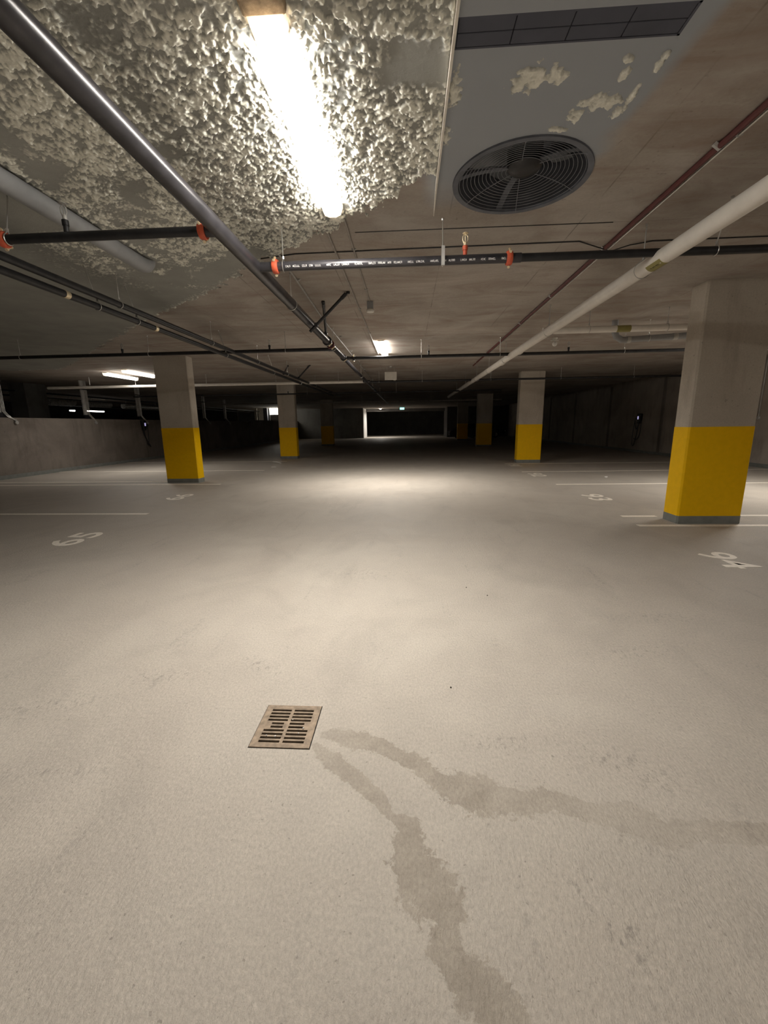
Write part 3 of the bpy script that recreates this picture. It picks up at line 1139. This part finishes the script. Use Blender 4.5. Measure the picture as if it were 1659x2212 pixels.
# row of white printing along the pipe (broken stencil marks, too worn to read)
bm = B()
rnd = random.Random(3)
x = -1.12
while x < 0.86:
    word = rnd.randint(3, 7)
    for k in range(word):
        kind = rnd.randint(0, 3)
        w = .011
        yy = 4.20 - .0405
        ang = 0.35

        def seg(xa, za, xb, zb):
            aa, bb = -math.asin(max(-1, min(1, za / .0405))), -math.asin(max(-1, min(1, zb / .0405)))
            p = (xa, 4.20 - .0408 * math.cos(aa), ZP + .0408 * math.sin(-aa))
            q = (xb, 4.20 - .0408 * math.cos(bb), ZP + .0408 * math.sin(-bb))
            tube(bm, [p, q], .0013, n=4)
        z0, z1_ = -.020, -.006
        seg(x, z0, x, z1_)
        if kind in (0, 2):
            seg(x + w * .7, z0, x + w * .7, z1_)
        if kind in (0, 1):
            seg(x, z1_, x + w * .7, z1_)
        if kind in (1, 3):
            seg(x, z0, x + w * .7, z0)
        if kind == 2:
            seg(x, z0, x + w * .7, z1_)
        x += w
    x += .022 if rnd.random() < .8 else .05
o = mesh_obj('stencil_print', bm, 'print', b1)
o['kind'] = 'stuff'
b2 = branch('black branch pipe crossing under the white drain pipe at upper right', 1.02, 11.0, 4.20, .034)
hanger(b2, 2.70, 4.20, ZP, .034, dy=-.15, dx=-.02)
hanger(b2, 6.0, 4.20, ZP, .034)
b3 = branch('short black branch pipe at far upper left with orange couplings', -12.0, XM - .10, 3.44, .034)
coupling(b3, (-1.545, 3.44, ZP), .036)
coupling(b3, (-3.14, 3.44, ZP), .036)
hanger(b3, -3.10, 3.44, ZP, .034, dx=-.015, dy=.08)
upright_head(b3, -2.62, 3.44, ZP + .03, .034, 'dark', h=.21)
b4 = branch('second black branch pipe across the left ceiling above the near left column', -12.3, XM - .10, 8.63, .034, dy=-.08)
for x in (-7.95, -5.2, -2.4):
    hanger(b4, x, 8.63 - .08 * (x + 12.3) / 10.8, ZP, .034)
upright_head(b4, -2.72, 8.56, ZP + .03, .03, 'dark', h=.19)
upright_head(b4, -5.75, 8.58, ZP + .03, .03, 'dark', h=.19)
b5 = branch('second black branch pipe across the right ceiling, below the far lamp', XM + .10, 11.0, 9.72, .034, dy=-.12)
coupling(b5, (-1.20, 9.72, ZP), .034, mat='black_pipe')
for x in (0.30, 2.0, 4.6, 7.5):
    hanger(b5, x, 9.70 - .12 * (x + 1.3) / 12.3, ZP, .034)
upright_head(b5, 0.46, 9.70, ZP + .03, .03, 'dark', h=.2)
upright_head(b5, 3.45, 9.67, ZP + .03, .03, 'dark', h=.2)
b6 = branch('third branch pipe on the left, pale grey, reaching over the low wall', -13.0, XM - .08, 14.95, .047, 'white_pipe')
for x in (-11.4, -9.7, -7.1, -4.6, -2.4):
    hanger(b6, x, 14.95, ZP, .047)
b7 = branch('third branch pipe on the right, dark, crossing the second right column top', XM + .08, 11.0, 15.1, .034)
for x in (-1.0, 0.5, 2.85, 5.2, 7.6):
    hanger(b7, x, 15.1, ZP, .034)
b8 = branch('fourth branch pipe, thin and dark, crossing the second left column', -12.3, 4.0, 18.7, .030, z=2.86)
upright_head(b8, -5.25, 18.7, 2.89, .03, 'dark', h=.19)
for x in (-4.4, -.5):
    hanger(b8, x, 18.7, 2.86, .03)
b9 = branch('farthest faint branch pipe left of the aisle end', -12.3, 6.0, 28.0, .045, 'conduit')
for x in (-3.0, 1.5):
    hanger(b9, x, 28.0, ZP, .045)

# --- pair of dark pipes on the left, side by side
lp = pipe_thing('sprinkler_riser_pair', 'upper of two parallel black pipes on the left ceiling', [(-3.44, -3, 2.945), (-3.44, 22, 2.945)], .036, 'black_pipe')
for y in (1.5, 5.2, 7.6, 9.9, 12.3, 16):
    hanger(lp, -3.44, y, 2.945, .036, along='Y')
brace(lp, (-3.46, 12.0, 2.92), (-3.66, 13.2, CEIL))
brace(lp, (-3.40, 13.4, 2.96), (-2.98, 13.2, CEIL))
lq = pipe_thing('drain_pipe', 'lower of two parallel black pipes on the left, with tan joint tapes', [(-3.50, -3, 2.85), (-3.50, 20, 2.85)], .036, 'black_pipe')
for y in (4.45, 6.0):
    mesh_obj('joint_tape', tube(B(), [(-3.50, y - .03, 2.85), (-3.50, y + .03, 2.85)], .038, n=20), 'bolt', lq)
for y in (2.2, 4.9, 5.6, 8.3, 11.2, 14):
    hanger(lq, -3.50, y, 2.85, .036, along='Y', dx=-.11)

# --- big white drain pipe on the right and its cross branch
XWP = 2.25
wp = thing('white_drain_pipe', 'large white drain pipe receding along the right ceiling', 'pipe', (XWP, -3, 2.90))
mesh_obj('pipe_run', tube(B(), [(XWP, -3, 2.895), (XWP - .02, 6.0, 2.905), (XWP + .0, 24, 2.94)], .068, n=28), 'white_pipe', wp, smooth=True)
for y in (2.2, 4.5, 7.2, 10.2, 12.2, 14.3, 17.0, 20.0):
    hanger(wp, XWP - .01, y, 2.905, .068, mat='zinc_dull', along='Y')
bm = B()
for k in range(9):
    a0, a1 = [math.radians(-150 + 110 * j / 9) for j in (k, k + 1)]
    vs = []
    for y, a in ((4.10, a0), (4.10, a1), (4.32, a1), (4.32, a0)):
        vs.append(bm.verts.new((XWP - .015 + .0695 * math.cos(a), y, 2.903 + .0695 * math.sin(a))))
    bm.faces.new(vs)
lab = mesh_obj('pipe_label', bm, 'pipe_label', wp)
bm = B()
a = math.radians(-118)
for k, y in enumerate(np.linspace(4.16, 4.26, 5)):
    c_ = Vector((XWP - .015 + .0705 * math.cos(a), y, 2.903 + .0705 * math.sin(a)))
    tube(bm, [c_ + Vector((-.012, .004 * (-1) ** k, 0)), c_ + Vector((.012, 0, -.002))], .002, n=4)
mesh_obj('label_print', bm, 'ink', lab)['kind'] = 'stuff'
bm = B()
lathe(bm, (XWP - .015 + .071 * math.cos(a), 4.125, 2.903 + .071 * math.sin(a)), [(.007, 0), (.007, .002)], n=10)
mesh_obj('label_dot', bm, 'paper', lab)
for y in (9.0, 10.6):
    mesh_obj('socket_joint', tube(B(), [(XWP, y - .05, 2.912), (XWP, y + .05, 2.912)], .076, n=24), 'white_pipe', wp, smooth=True)
wb = pipe_thing('white_branch_pipe', 'white horizontal drain branch meeting the near right column', [(XWP, 7.55, 2.985), (11.0, 7.55, 3.0)], .052, 'white_pipe')
mesh_obj('pipe_label', tube(B(), [(3.44, 7.55, 2.987), (3.66, 7.55, 2.987)], .0535, n=20), 'pipe_label', wb)
for x in (3.0, 4.25, 6.0):
    hanger(wb, x, 7.55, 2.99, .052, mat='zinc_dull')
gd = pipe_thing('grey_trap_pipe', 'grey elbowed drain pipe slung under the ceiling behind the near right column',
                [(3.80, 8.4, CEIL), (3.80, 8.4, 3.12), (3.84, 8.4, 3.02), (3.94, 8.4, 2.96), (4.7, 8.4, 2.99), (7.5, 8.4, 3.12)], .056, 'grey_pipe')
for p, q in (((4.03, 8.4, 2.963), (4.09, 8.4, 2.966)), ((4.84, 8.4, 2.996), (4.92, 8.4, 3.0))):
    mesh_obj('band_clamp', tube(B(), [p, q], .062, n=20), 'zinc_dull', gd)
hanger(gd, 4.42, 8.4, 2.98, .057)
# --- large grey pipe half buried in the insulation at the left
gp = pipe_thing('oversprayed_pipe', 'fat grey oversprayed pipe half buried in insulation at the left', [(-2.84, -2, 3.215), (-2.84, 4.76, 3.215), (-2.84, 4.83, 3.23), (-2.84, 4.87, 3.27), (-2.84, 4.88, CEIL)], .075, 'grey_pipe', n=28)

# --- conduits fixed along the slab
def conduit(label, pts, r, mat='conduit', name='conduit'):
    t = thing(name, label, 'conduit', pts[0], 'conduits along the ceiling')
    mesh_obj('tube_run', tube(B(), pts, r, n=10), mat, t, smooth=True)
    bm = B()
    a, b = Vector(pts[0]), Vector(pts[-1])
    nclip = max(2, int((b - a).length / 1.6))
    for k in range(nclip):
        p = a.lerp(b, (k + .6) / nclip)
        d = (b - a).normalized()
        sd = Vector((d.y, -d.x, 0))
        tube(bm, [p + sd * (r + .014) + Vector((0, 0, r)), p + Vector((0, 0, -r * .4)), p - sd * (r + .014) + Vector((0, 0, r))], r * .9 + .001, n=6)
    mesh_obj('clips', bm, 'zinc_dull', t)
    return t


conduit('thin conduit along the ceiling leading to the far aisle lamp', [(-.757, 4.2, CEIL - .012), (-.765, 11.4, CEIL - .012)], .011)
conduit('thin conduit along the ceiling ending at the hanging detector', [(-.56, 4.0, CEIL - .010), (-.56, 6.66, CEIL - .010)], .009)
conduit('thin pale conduit on the ceiling just right of the sprinkler main', [(-1.36, 4.6, CEIL - .012), (-1.46, 7.7, CEIL - .012), (-1.46, 22, CEIL - .012)], .012, 'zinc_dull')
conduit('dark red conduit running along the right ceiling', [(2.075, -1, CEIL - .02), (2.075, 14, CEIL - .02)], .021, 'red_pipe')
conduit('thin pale grey conduit beside the dark red one on the right ceiling', [(2.118, -1, CEIL - .024), (2.118, 12, CEIL - .024)], .0085, 'zinc')
cb = mesh_obj('ceiling_cable', tube(B(), [(-1.9, 5.02, CEIL - .006), (-1.2, 4.86, CEIL - .006), (0.0, 4.84, CEIL - .006), (1.75, 4.82, CEIL - .006), (2.02, 4.95, CEIL - .03), (2.14, 5.0, CEIL - .045), (2.3, 4.92, CEIL - .02), (2.5, 4.88, CEIL - .006), (6.0, 4.86, CEIL - .006)], .006, n=8), 'cable')
tag(cb, 'thin black cable tacked across the ceiling just beyond the fan', 'cable')
cb2 = mesh_obj('ceiling_cable', tube(B(), [(-.5, 4.42, CEIL - .003), (1.9, 4.43, CEIL - .003)], .0035, n=6), 'cable')
tag(cb2, 'hair-thin dark cable across the ceiling close under the fan', 'cable')
# surface cable up the right side of column
# ================================================================ LAMPS
def lamp(label, x, y0, y1, z=CEIL, mat='lamp', w=.165, cap=.045):
    t = thing('ceiling_lamp', label, 'lamp', (x, y0, z), 'fluorescent ceiling lamps')
    hw = w / 2
    prof = [(-hw, 0), (-hw, -.035), (-hw * .78, -.085), (-hw * .3, -.10), (hw * .3, -.10), (hw * .78, -.085), (hw, -.035), (hw, 0)]

    def ext(a, b, pr, sc=1.0):
        bm = B()
        P = [[bm.verts.new((x + px_ * sc, yy, z + pz * (sc if pz else 1))) for px_, pz in pr] for yy in (a, b)]
        n_ = len(pr)
        for i in range(n_):
            bm.faces.new((P[0][i], P[0][(i + 1) % n_], P[1][(i + 1) % n_], P[1][i]))
        bm.faces.new(P[0][::-1])
        bm.faces.new(P[1])
        return bm
    mesh_obj('housing', ext(y0 - .01, y1 + .01, [(-hw * .8, 0), (-hw * .8, -.02), (hw * .8, -.02), (hw * .8, 0)]), 'housing', t)
    dif = mesh_obj('diffuser', ext(y0 + cap, y1 - .04, [(p[0], p[1] if p[1] else -.012) for p in prof]), mat, t)
    dm = dif.data
    dm.materials.append(M[mat + '_side'])
    for p in dm.polygons:
        if p.normal.z > -.6:
            p.material_index = 1
    mesh_obj('end_cap', ext(y0, y0 + cap, prof, 1.04), 'endcap', t)
    mesh_obj('end_cap', ext(y1 - .04, y1, prof, 1.04), 'endcap', t)
    f = {'lamp': 1.0, 'lamp_aisle': 1.5, 'lamp_left': 0.22, 'lamp_ramp': 1.1}.get(mat, 0)
    if f:
        ld = bpy.data.lights.new('lamp_light', 'AREA')
        ld.shape = 'RECTANGLE'
        ld.size, ld.size_y = .125, (y1 - y0) - .1
        ld.energy = LAMP_WATT * f
        ld.color = LIGHT_TINT
        ld.spread = math.radians(160)
        lo = bpy.data.objects.new('lamp_light', ld)
        COL.objects.link(lo)
        lo.parent = t
        lo.location = (0, (y1 - y0) / 2, -.103)
    for yy in (y0 + .1, (y0 + y1) / 2 - .1, y1 - .3):
        for s in (-1, 1):
            bm = B()
            box(bm, x + s * (hw + .003) - .004, yy - .015, z - .05, x + s * (hw + .003) + .004, yy + .015, z - .02)
            mesh_obj('latch', bm, 'zinc', t)
    return t


lamp('big glaring fluorescent lamp overhead among the rough insulation', -.62, 2.19, 3.88, cap=.12)
bm = B()
box(bm, -.72, 2.02, CEIL - .05, -.52, 2.20, CEIL)
mesh_obj('junction_box', bevel(bm, .015, 2), 'tan', [o for o in bpy.data.objects if o.name == 'ceiling_lamp'][0])
lamp('smaller distant aisle lamp above the second branch pipe', -.59, 9.65, 11.4, mat='lamp_aisle')
lamp('aisle lamp behind the viewer', -.60, -5.6, -4.1)
lamp('lit lamp tube touching the near left column top, right one of two', -8.92, 13.25, 14.8, mat='lamp_left')
lamp('lit lamp tube left of the near left column, the left one of two', -9.62, 13.35, 14.9, z=CEIL - .06, mat='lamp_left')
lamp('lit lamp just entering the right frame edge behind the near right column', 7.45, 8.0, 9.5)
lamp('lamp over the right stalls behind the viewer', 7.45, -6, -4.5)
lamp('tiny starry lamp inside the far opening at the aisle end', -3.2, 49.2, 50.4, mat='lamp_ramp')
# lamps of the neighbouring aisle, seen low over the half wall
for i, (x, y, z, lb) in enumerate(((-20, 25.6, 2.62, 'bright strip lamp beyond the low wall, right of its middle post'), (-20.3, 19.6, 2.24, 'lamp glare at the left frame edge over the low wall'),
                                   (-20, 24.3, 2.60, 'small round-looking lamp glare left of the middle post over the low wall'))):
    t = thing('strip_lamp', lb, 'lamp', (x, y, z))
    L = 1.5 if i == 0 else .35
    bm = B()
    tube(bm, [(x, y, z - .04), (x, y + L, z - .04)], .045, n=12)
    mesh_obj('tube_cover', bm, 'lamp_dim', t, smooth=True)
    bm = B()
    box(bm, x - .05, y - .02, z - .01, x + .05, y + L + .02, z + .02)
    tube(bm, [(x, y + .1, z + .02), (x, y + .1, CEIL)], .006, n=6)
    mesh_obj('housing', bm, 'housing', t)

# round detector hanging at the ceiling
de = thing('heat_detector', 'grey box with a white dome hanging below the ceiling in the aisle', 'detector', (-.56, 6.72, CEIL))
bm = B(); box(bm, -.605, 6.68, CEIL - .10, -.515, 6.77, CEIL)
mesh_obj('junction_box', bevel(bm, .006), 'grey_pipe', de)
bm = B(); lathe(bm, (-.56, 6.725, CEIL - .155), [(.02, 0), (.055, .008), (.062, .03), (.05, .05), (.03, .056)], n=24)
mesh_obj('dome', bm, 'cream', de, smooth=True)
# small white spray nozzle/camera on right
sc_ = thing('ceiling_camera', 'small white bracketed camera on the right ceiling near the branch pipe', 'camera', (3.22, 9.9, CEIL))
bm = B(); lathe(bm, (3.22, 9.9, CEIL - .03), [(.05, 0), (.06, .015), (.06, .032)], n=20)
tube(bm, [(3.22, 9.9, CEIL - .02), (3.22, 9.9, CEIL - .09)], .016, n=10)
mesh_obj('mount', bm, 'cream', sc_, smooth=True)
bm = B(); bmesh.ops.create_uvsphere(bm, u_segments=16, v_segments=10, radius=.052, matrix=Matrix.Translation((3.22, 9.88, CEIL - .13)))
mesh_obj('body', bm, 'cream', sc_, smooth='all')
bm = B(); box(bm, 3.135, 9.88, CEIL - .065, 3.305, 9.91, CEIL - .045)
mesh_obj('side_arms', bm, 'cream', sc_)

# blank back of a hanging sign
sg = thing('hanging_sign', 'blank pale rectangular sign box hanging in the middle of the aisle', 'sign', (-.545, 13.9, CEIL))
bm = B(); box(bm, -.735, 13.87, 2.885, -.352, 13.93, 3.135)
mesh_obj('sign_box', bevel(bm, .008), 'cream', sg)
bm = B()
for x in (-.66, -.43):
    tube(bm, [(x, 13.9, 3.13), (x, 13.9, CEIL)], .006, n=8)
lathe(bm, (-.545, 13.9, CEIL - .03), [(.05, 0), (.06, .03)], n=16)
mesh_obj('suspension', bm, 'zinc', sg)
bm = B()
for x in (-.44, -.40):
    lathe(bm, (x, 13.90, 2.86), [(.014, 0), (.018, .026)], n=10)
mesh_obj('indicator', bm, 'cream', sg)

# lit exit sign at the end
ex = thing('exit_sign', 'small glowing green-white exit sign at the far end of the aisle', 'sign', (-.62, 47.3, CEIL))
bm = B(); box(bm, -.90, 47.24, 3.02, -.36, 47.32, 3.30)
mesh_obj('case', bevel(bm, .01), 'black_plastic', ex)
bm = B(); box(bm, -.87, 47.228, 3.05, -.39, 47.245, 3.27)
mesh_obj('lit_face', bm, 'exit', ex)

# ================================================================ EV CHARGERS
def charger(x, y, side, z0, label, loops):
    """wall charger; side +1: wall lies to +X"""
    t = thing('wall_charger', label, 'charger', (x, y, z0), 'black wall-mounted car chargers')
    s = -side
    bm = B()
    box(bm, min(x, x + s * .15), y - .15, z0, max(x, x + s * .15), y + .15, z0 + .46)
    for v in bm.verts:
        if v.co.z < z0 + .1:
            v.co.y = y + (v.co.y - y) * .62
        if abs(v.co.x - x) > .1 and v.co.z > z0 + .2:
            v.co.y = y + (v.co.y - y) * .8
    mesh_obj('body', bevel(bm, .03, 3), 'black_plastic', t, smooth=True)
    bm = B()
    box(bm, min(x + s * .148, x + s * .156), y - .05, z0 + .20, max(x + s * .148, x + s * .156), y + .05, z0 + .34)
    mesh_obj('status_light', bevel(bm, .003), 'led', t)
    for lp_ in loops:
        bm = B()
        P = [Vector((x + s * (.05 + .02 * k), y + a, z0 + b)) for k, (a, b) in enumerate(lp_)]
        pts = []
        for i in range(len(P) - 1):
            p0, p1, p2, p3 = P[max(0, i - 1)], P[i], P[i + 1], P[min(len(P) - 1, i + 2)]
            for q in range(6):
                u = q / 6
                pts.append(0.5 * ((2 * p1) + (-p0 + p2) * u + (2 * p0 - 5 * p1 + 4 * p2 - p3) * u * u + (-p0 + 3 * p1 - 3 * p2 + p3) * u ** 3))
        pts.append(P[-1])
        for p in pts:
            p.x = x + s * max(.03, min(.11, abs(p.x - x)))
        tube(bm, pts, .017, n=10)
        mesh_obj('cable', bm, 'black_plastic', t, smooth='all')
    bm = B()
    tube(bm, [(x + s * .04, y + .20, z0 + .14), (x + s * .12, y + .26, z0 + .26)], [.03, .04], n=12)
    mesh_obj('plug_holster', bm, 'black_plastic', t, smooth=True)
    return t


charger(-12.40, 19.2, -1, 1.38, 'black car charger with dangling cables on the low left wall',
        [[(-.05, .05), (-.02, -.2), (.10, -.45), (.14, -.68), (.20, -.45), (.22, .0), (.22, .18)], [(.02, .02), (.05, -.35), (.10, -.62), (.16, -.70)], [(-.1, .05), (.0, -.3), (.18, -.55), (.30, -.78)]])
charger(11.07, 20.9, 1, 1.36, 'black car charger with long looped cable on the dark right wall',
        [[(.08, .05), (.12, -.4), (.22, -.9), (.30, -1.05), (.40, -.95), (.42, -.5), (.34, .0), (.30, .2)], [(-.12, .08), (-.16, -.3), (-.10, -.62), (.10, -.75), (.28, -.7)], [(.10, .05), (.18, -.25), (.28, -.10), (.30, .15)]])


# ---- electrical drops standing over the low wall
def drop(y, label, box_y):
    t = thing('electrical_drop', label, 'conduit post', (-12.5, y, 1.87), 'electrical drops over the low wall')
    bm = B()
    box(bm, -12.53, y - .13, 2.0, -12.47, y + .02, CEIL)
    mesh_obj('cable_tray', bevel(bm, .005), 'zinc_dull', t)
    bm = B()
    for k, dy in enumerate((.055, .10, .145)):
        tube(bm, [(-12.48, y + dy, CEIL), (-12.48, y + dy, 2.06), (-12.42, y + dy + .03, 1.95), (-12.386, y + dy + .06, 1.89), (-12.383, box_y + .01 * k, 1.78)], .012, n=8)
    mesh_obj('conduits', bm, 'zinc', t, smooth=True)
    bm = B()
    box(bm, -12.50, y - .14, 1.868, -12.46, y + .16, 2.02)
    mesh_obj('foot_bracket', bm, 'black_plastic', t)
    bm = B()
    lathe(bm, (-12.40, box_y, 1.72), [(.055, 0), (.06, .02), (.06, .05), (.05, .06)], 'X', 16)
    box(bm, -12.40, box_y - .02, 1.76, -12.37, box_y + .02, 1.82)
    mesh_obj('junction_box', bm, 'zinc_dull', t, smooth=True)
    bm = B()
    box(bm, -12.535, y - .14, 2.96, -12.455, y + .17, 3.0)
    mesh_obj('strap', bm, 'black_plastic', t)
    return t


drop(12.45, 'electrical drop post over the low wall at the left frame edge', 12.80)
drop(15.98, 'electrical drop post over the low wall, middle one, brightest', 16.25)
drop(19.27, 'electrical drop post right above the black charger on the low wall', 19.6)
drop(25.6, 'dim electrical drop post seen just right of the near left column', 26.0)
drop(28.6, 'dim electrical drop post, farther, halfway to the second left column', 29.0)
# conduit drop on the right wall
rd = thing('conduit_drop', 'grey conduit running down the right wall to a round box', 'conduit', (11.05, 14.1, CEIL))
mesh_obj('tube_run', tube(B(), [(11.045, 14.1, CEIL), (11.045, 14.1, 1.58)], .014, n=10), 'zinc', rd, smooth=True)
bm = B(); lathe(bm, (11.07, 14.1, 1.53), [(.06, 0), (.06, .04), (.045, .055)], (-1, 0, 0), 16)
mesh_obj('junction_box', bm, 'zinc_dull', rd, smooth=True)

# ================================================================ NEIGHBOURING AISLE (over the half wall)
for k, (ya, yb) in enumerate(((20.6, 22.2), (23.2, 25.0), (26.2, 30.0))):
    o = thing('foil_duct', '', 'duct', (-18, ya, 2.86))
    mesh_obj('duct_run', tube(B(), [(-18, ya, 2.86), (-18, (ya + yb) / 2, 2.87), (-18, yb, 2.88)], .17, n=16), 'gauze', o, smooth=True)
    for yy in (ya + .3, yb - .3):
        mesh_obj('strap', box(B(), -18.015, yy, 3.02, -17.985, yy + .02, CEIL), 'zinc_dull', o)
    tag(o, ('crumpled silver duct beyond the low wall, left of the middle post', 'crumpled silver duct piece beyond the low wall, behind the middle post', 'crumpled silver duct piece beyond the low wall, left of the near left column')[k], 'duct', 'silver ducts in the neighbouring aisle')
for k, (x, z, r) in enumerate(((-15.5, 3.0, .04), (-16.5, 2.9, .03), (-21, 2.9, .05))):
    o = mesh_obj('service_pipe', tube(B(), [(x, 2, z), (x, 43.9, z)], r, n=10), 'black_pipe', smooth=True)
    tag(o, ('dark service pipe nearest beyond the low wall', 'thin dark service pipe beyond the low wall, under the slab', 'farthest dark service pipe beyond the low wall')[k], 'pipe')
    recenter(o, (x, 2, z))
t = thing('plain_column', 'black silhouette of a square column beyond the low wall at the left', 'column', (-15.4, 16.7, 0))
mesh_obj('shaft', prism(B(), col_poly(-15.75, 16.2, -15.05, 17.2, .02), 0, CEIL), 'wall_dark', t)
t = thing('plain_column', 'dark slim column edging the lit opening left of the second left column', 'column', (-14.6, 43.4, 0))
mesh_obj('shaft', prism(B(), col_poly(-14.85, 43.2, -14.45, 43.6, .02), 0, CEIL), 'slot', t)
# bright louvred opening and jamb at the end of that aisle
lv = thing('louvred_window', 'brilliant backlit louvred opening left of the second left column', 'window', (-14.0, 44.15, 2.0))
bm = B(); box(bm, -14.42, 44.10, 2.66, -12.9, 44.16, CEIL)
mesh_obj('glow_pane', bm, 'louvre_glow', lv)
for k in range(6):
    bm = B()
    z = 2.02 + .12 * k
    box(bm, -14.42, 43.98, z, -12.9, 44.04, z + .035)
    mesh_obj('louvre_slat', bm, 'zinc_dull', lv)
bm = B(); box(bm, -14.46, 43.95, 2.0, -14.42, 44.1, CEIL); box(bm, -12.9, 43.95, 2.0, -12.86, 44.1, CEIL)
mesh_obj('frame', bm, 'zinc', lv)
o = mesh_obj('door_jamb', box(B(), -15.95, 43.7, 2.0, -15.72, 43.9, CEIL), 'housing')
tag(o, 'narrow bright upright jamb beyond the low wall, left of the louvred opening', 'jamb')
recenter(o, (-15.83, 43.8, 2.0))
o = mesh_obj('panelled_partition', box(B(), -15.7, 44.1, 2.0, -14.85, 44.2, CEIL), 'housing')
tag(o, 'dim pale partition between the bright jamb and the louvred opening', 'partition')
recenter(o, (-15.3, 44.15, 2.0))

# ================================================================ CARS
def car(x0, yc, flip, label):
    """dark hatchback side-on, length along X"""
    t = thing('parked_car', label, 'car', (x0 + 2.15, yc, 0))
    L, W = 4.3, 1.76
    s = [(0, .35), (0.02, .62), (.12, .78), (.9, .95), (1.45, 1.42), (2.9, 1.46), (3.8, 1.05), (4.22, .98), (4.3, .6), (4.28, .32), (3.7, .25), (3.6, .5), (3.3, .64), (3.0, .5), (2.9, .25), (1.35, .25), (1.25, .5), (.95, .64), (.65, .5), (.55, .25)]
    bm = B()
    P = []
    for yy, ins in ((yc - W / 2, 0), (yc + W / 2, 0)):
        ring = []
        for x, z in s:
            xx = x if not flip else L - x
            tap = .16 * max(0, (z - .9) / .56)
            ring.append(bm.verts.new((x0 + xx, yy + (tap if yy < yc else -tap), z)))
        P.append(ring)
    n_ = len(s)
    for i in range(n_):
        bm.faces.new((P[0][i], P[0][(i + 1) % n_], P[1][(i + 1) % n_], P[1][i]))
    bmesh.ops.triangulate(bm, faces=[bm.faces.new(P[0][::-1]), bm.faces.new(P[1])])
    mesh_obj('body', bm, 'car_paint', t)
    for sgn in (-1, 1):
        bm = B()
        yy = yc + sgn * (W / 2 - .09)
        pts = [(1.12, .98), (1.5, 1.36), (2.05, 1.38), (2.05, .98)], [(2.12, .98), (2.12, 1.38), (2.85, 1.38), (3.5, 1.06), (3.3, .98)]
        for pl in pts:
            a = [bm.verts.new((x0 + (x if not flip else L - x), yc + sgn * (W / 2 + .006 - .16 * max(0, (z - .9) / .56)), z)) for x, z in pl]
            b = [bm.verts.new((v.co.x, v.co.y + sgn * .006, v.co.z)) for v in a]
            bm.faces.new(a); bm.faces.new(b[::-1])
            for i in range(len(a)):
                bm.faces.new((a[i], a[(i + 1) % len(a)], b[(i + 1) % len(a)], b[i]))
        mesh_obj('side_window', bm, 'car_glass', t)
        for wx in (.95, 3.3):
            bm = B()
            xx = x0 + (wx if not flip else L - wx)
            lathe(bm, (xx, yc + sgn * (W / 2 - .12), .32), [(.20, -.1), (.31, -.1), (.32, -.06), (.32, .06), (.31, .1), (.20, .1)], 'Y', 24)
            w_ = mesh_obj('wheel', bm, 'tyre', t, smooth=True)
            bm = B()
            lathe(bm, (xx, yc + sgn * (W / 2 - .02), .32), [(.19, -.02), (.19, .01), (.05, .02)], 'Y', 16)
            mesh_obj('hub', bm, 'zinc_dull', w_)
    bm = B()
    xe = x0 - .004 if not flip else x0 + L + .004
    for sgn in (-1, 1):
        box(bm, xe - .03, yc + sgn * .62 - .14, .62, xe + .03, yc + sgn * .62 + .14, .74)
    mesh_obj('lamps', bm, 'lamp_lens', t)
    return t


car(3.95, 41.2, False, 'dark car silhouette parked behind the farthest right columns')
car(5.6, 44.6, True, 'second dark car silhouette, right of the third right column')

# ================================================================ LITTER AND WHITE STRIP
bm = B()
tube(bm, [(-5.72, 17.42, .012), (-5.45, 17.1, .02), (-5.18, 16.74, .012)], .018, n=6)  # thin white strip, slightly bent, lying on the floor
o = mesh_obj('white_strip', bm, 'paper')
tag(o, 'bent white strip on the floor before the second left column', 'litter')
recenter(o, (-5.45, 17.1, 0))
bm = B(); box(bm, -5.07, 15.2, 0, -4.90, 15.28, .012)
o = mesh_obj('litter_scrap', bm, 'paper')
tag(o, 'small grey scrap nearer than the bent white strip', 'litter')
recenter(o, (-5.0, 15.24, 0))
bm = B(); bmesh.ops.create_icosphere(bm, subdivisions=2, radius=.03, matrix=Matrix.Translation((5.345, 11.51, .02)) @ Matrix.Diagonal((1.4, 1, .7, 1)))
for v in bm.verts:
    v.co += Vector((random.uniform(-.006, .006), random.uniform(-.006, .006), random.uniform(-.003, .004)))
o = mesh_obj('litter_scrap', bm, 'paper')
tag(o, 'crumpled white paper scrap on the floor of the far right stall', 'litter')
recenter(o, (5.345, 11.51, 0))
for k, (x, y) in enumerate(((.245, 2.165), (.54, 3.68), (.70, 3.5), (2.02, 2.18))):
    bm = B(); bmesh.ops.create_icosphere(bm, subdivisions=1, radius=.006, matrix=Matrix.Translation((x, y, .003)))
    o = mesh_obj('grit', bm, 'ink')
    recenter(o, (x, y, 0))
    tag(o, 'tiny dark speck of grit on the pale floor', 'grit', 'dark specks on the floor')
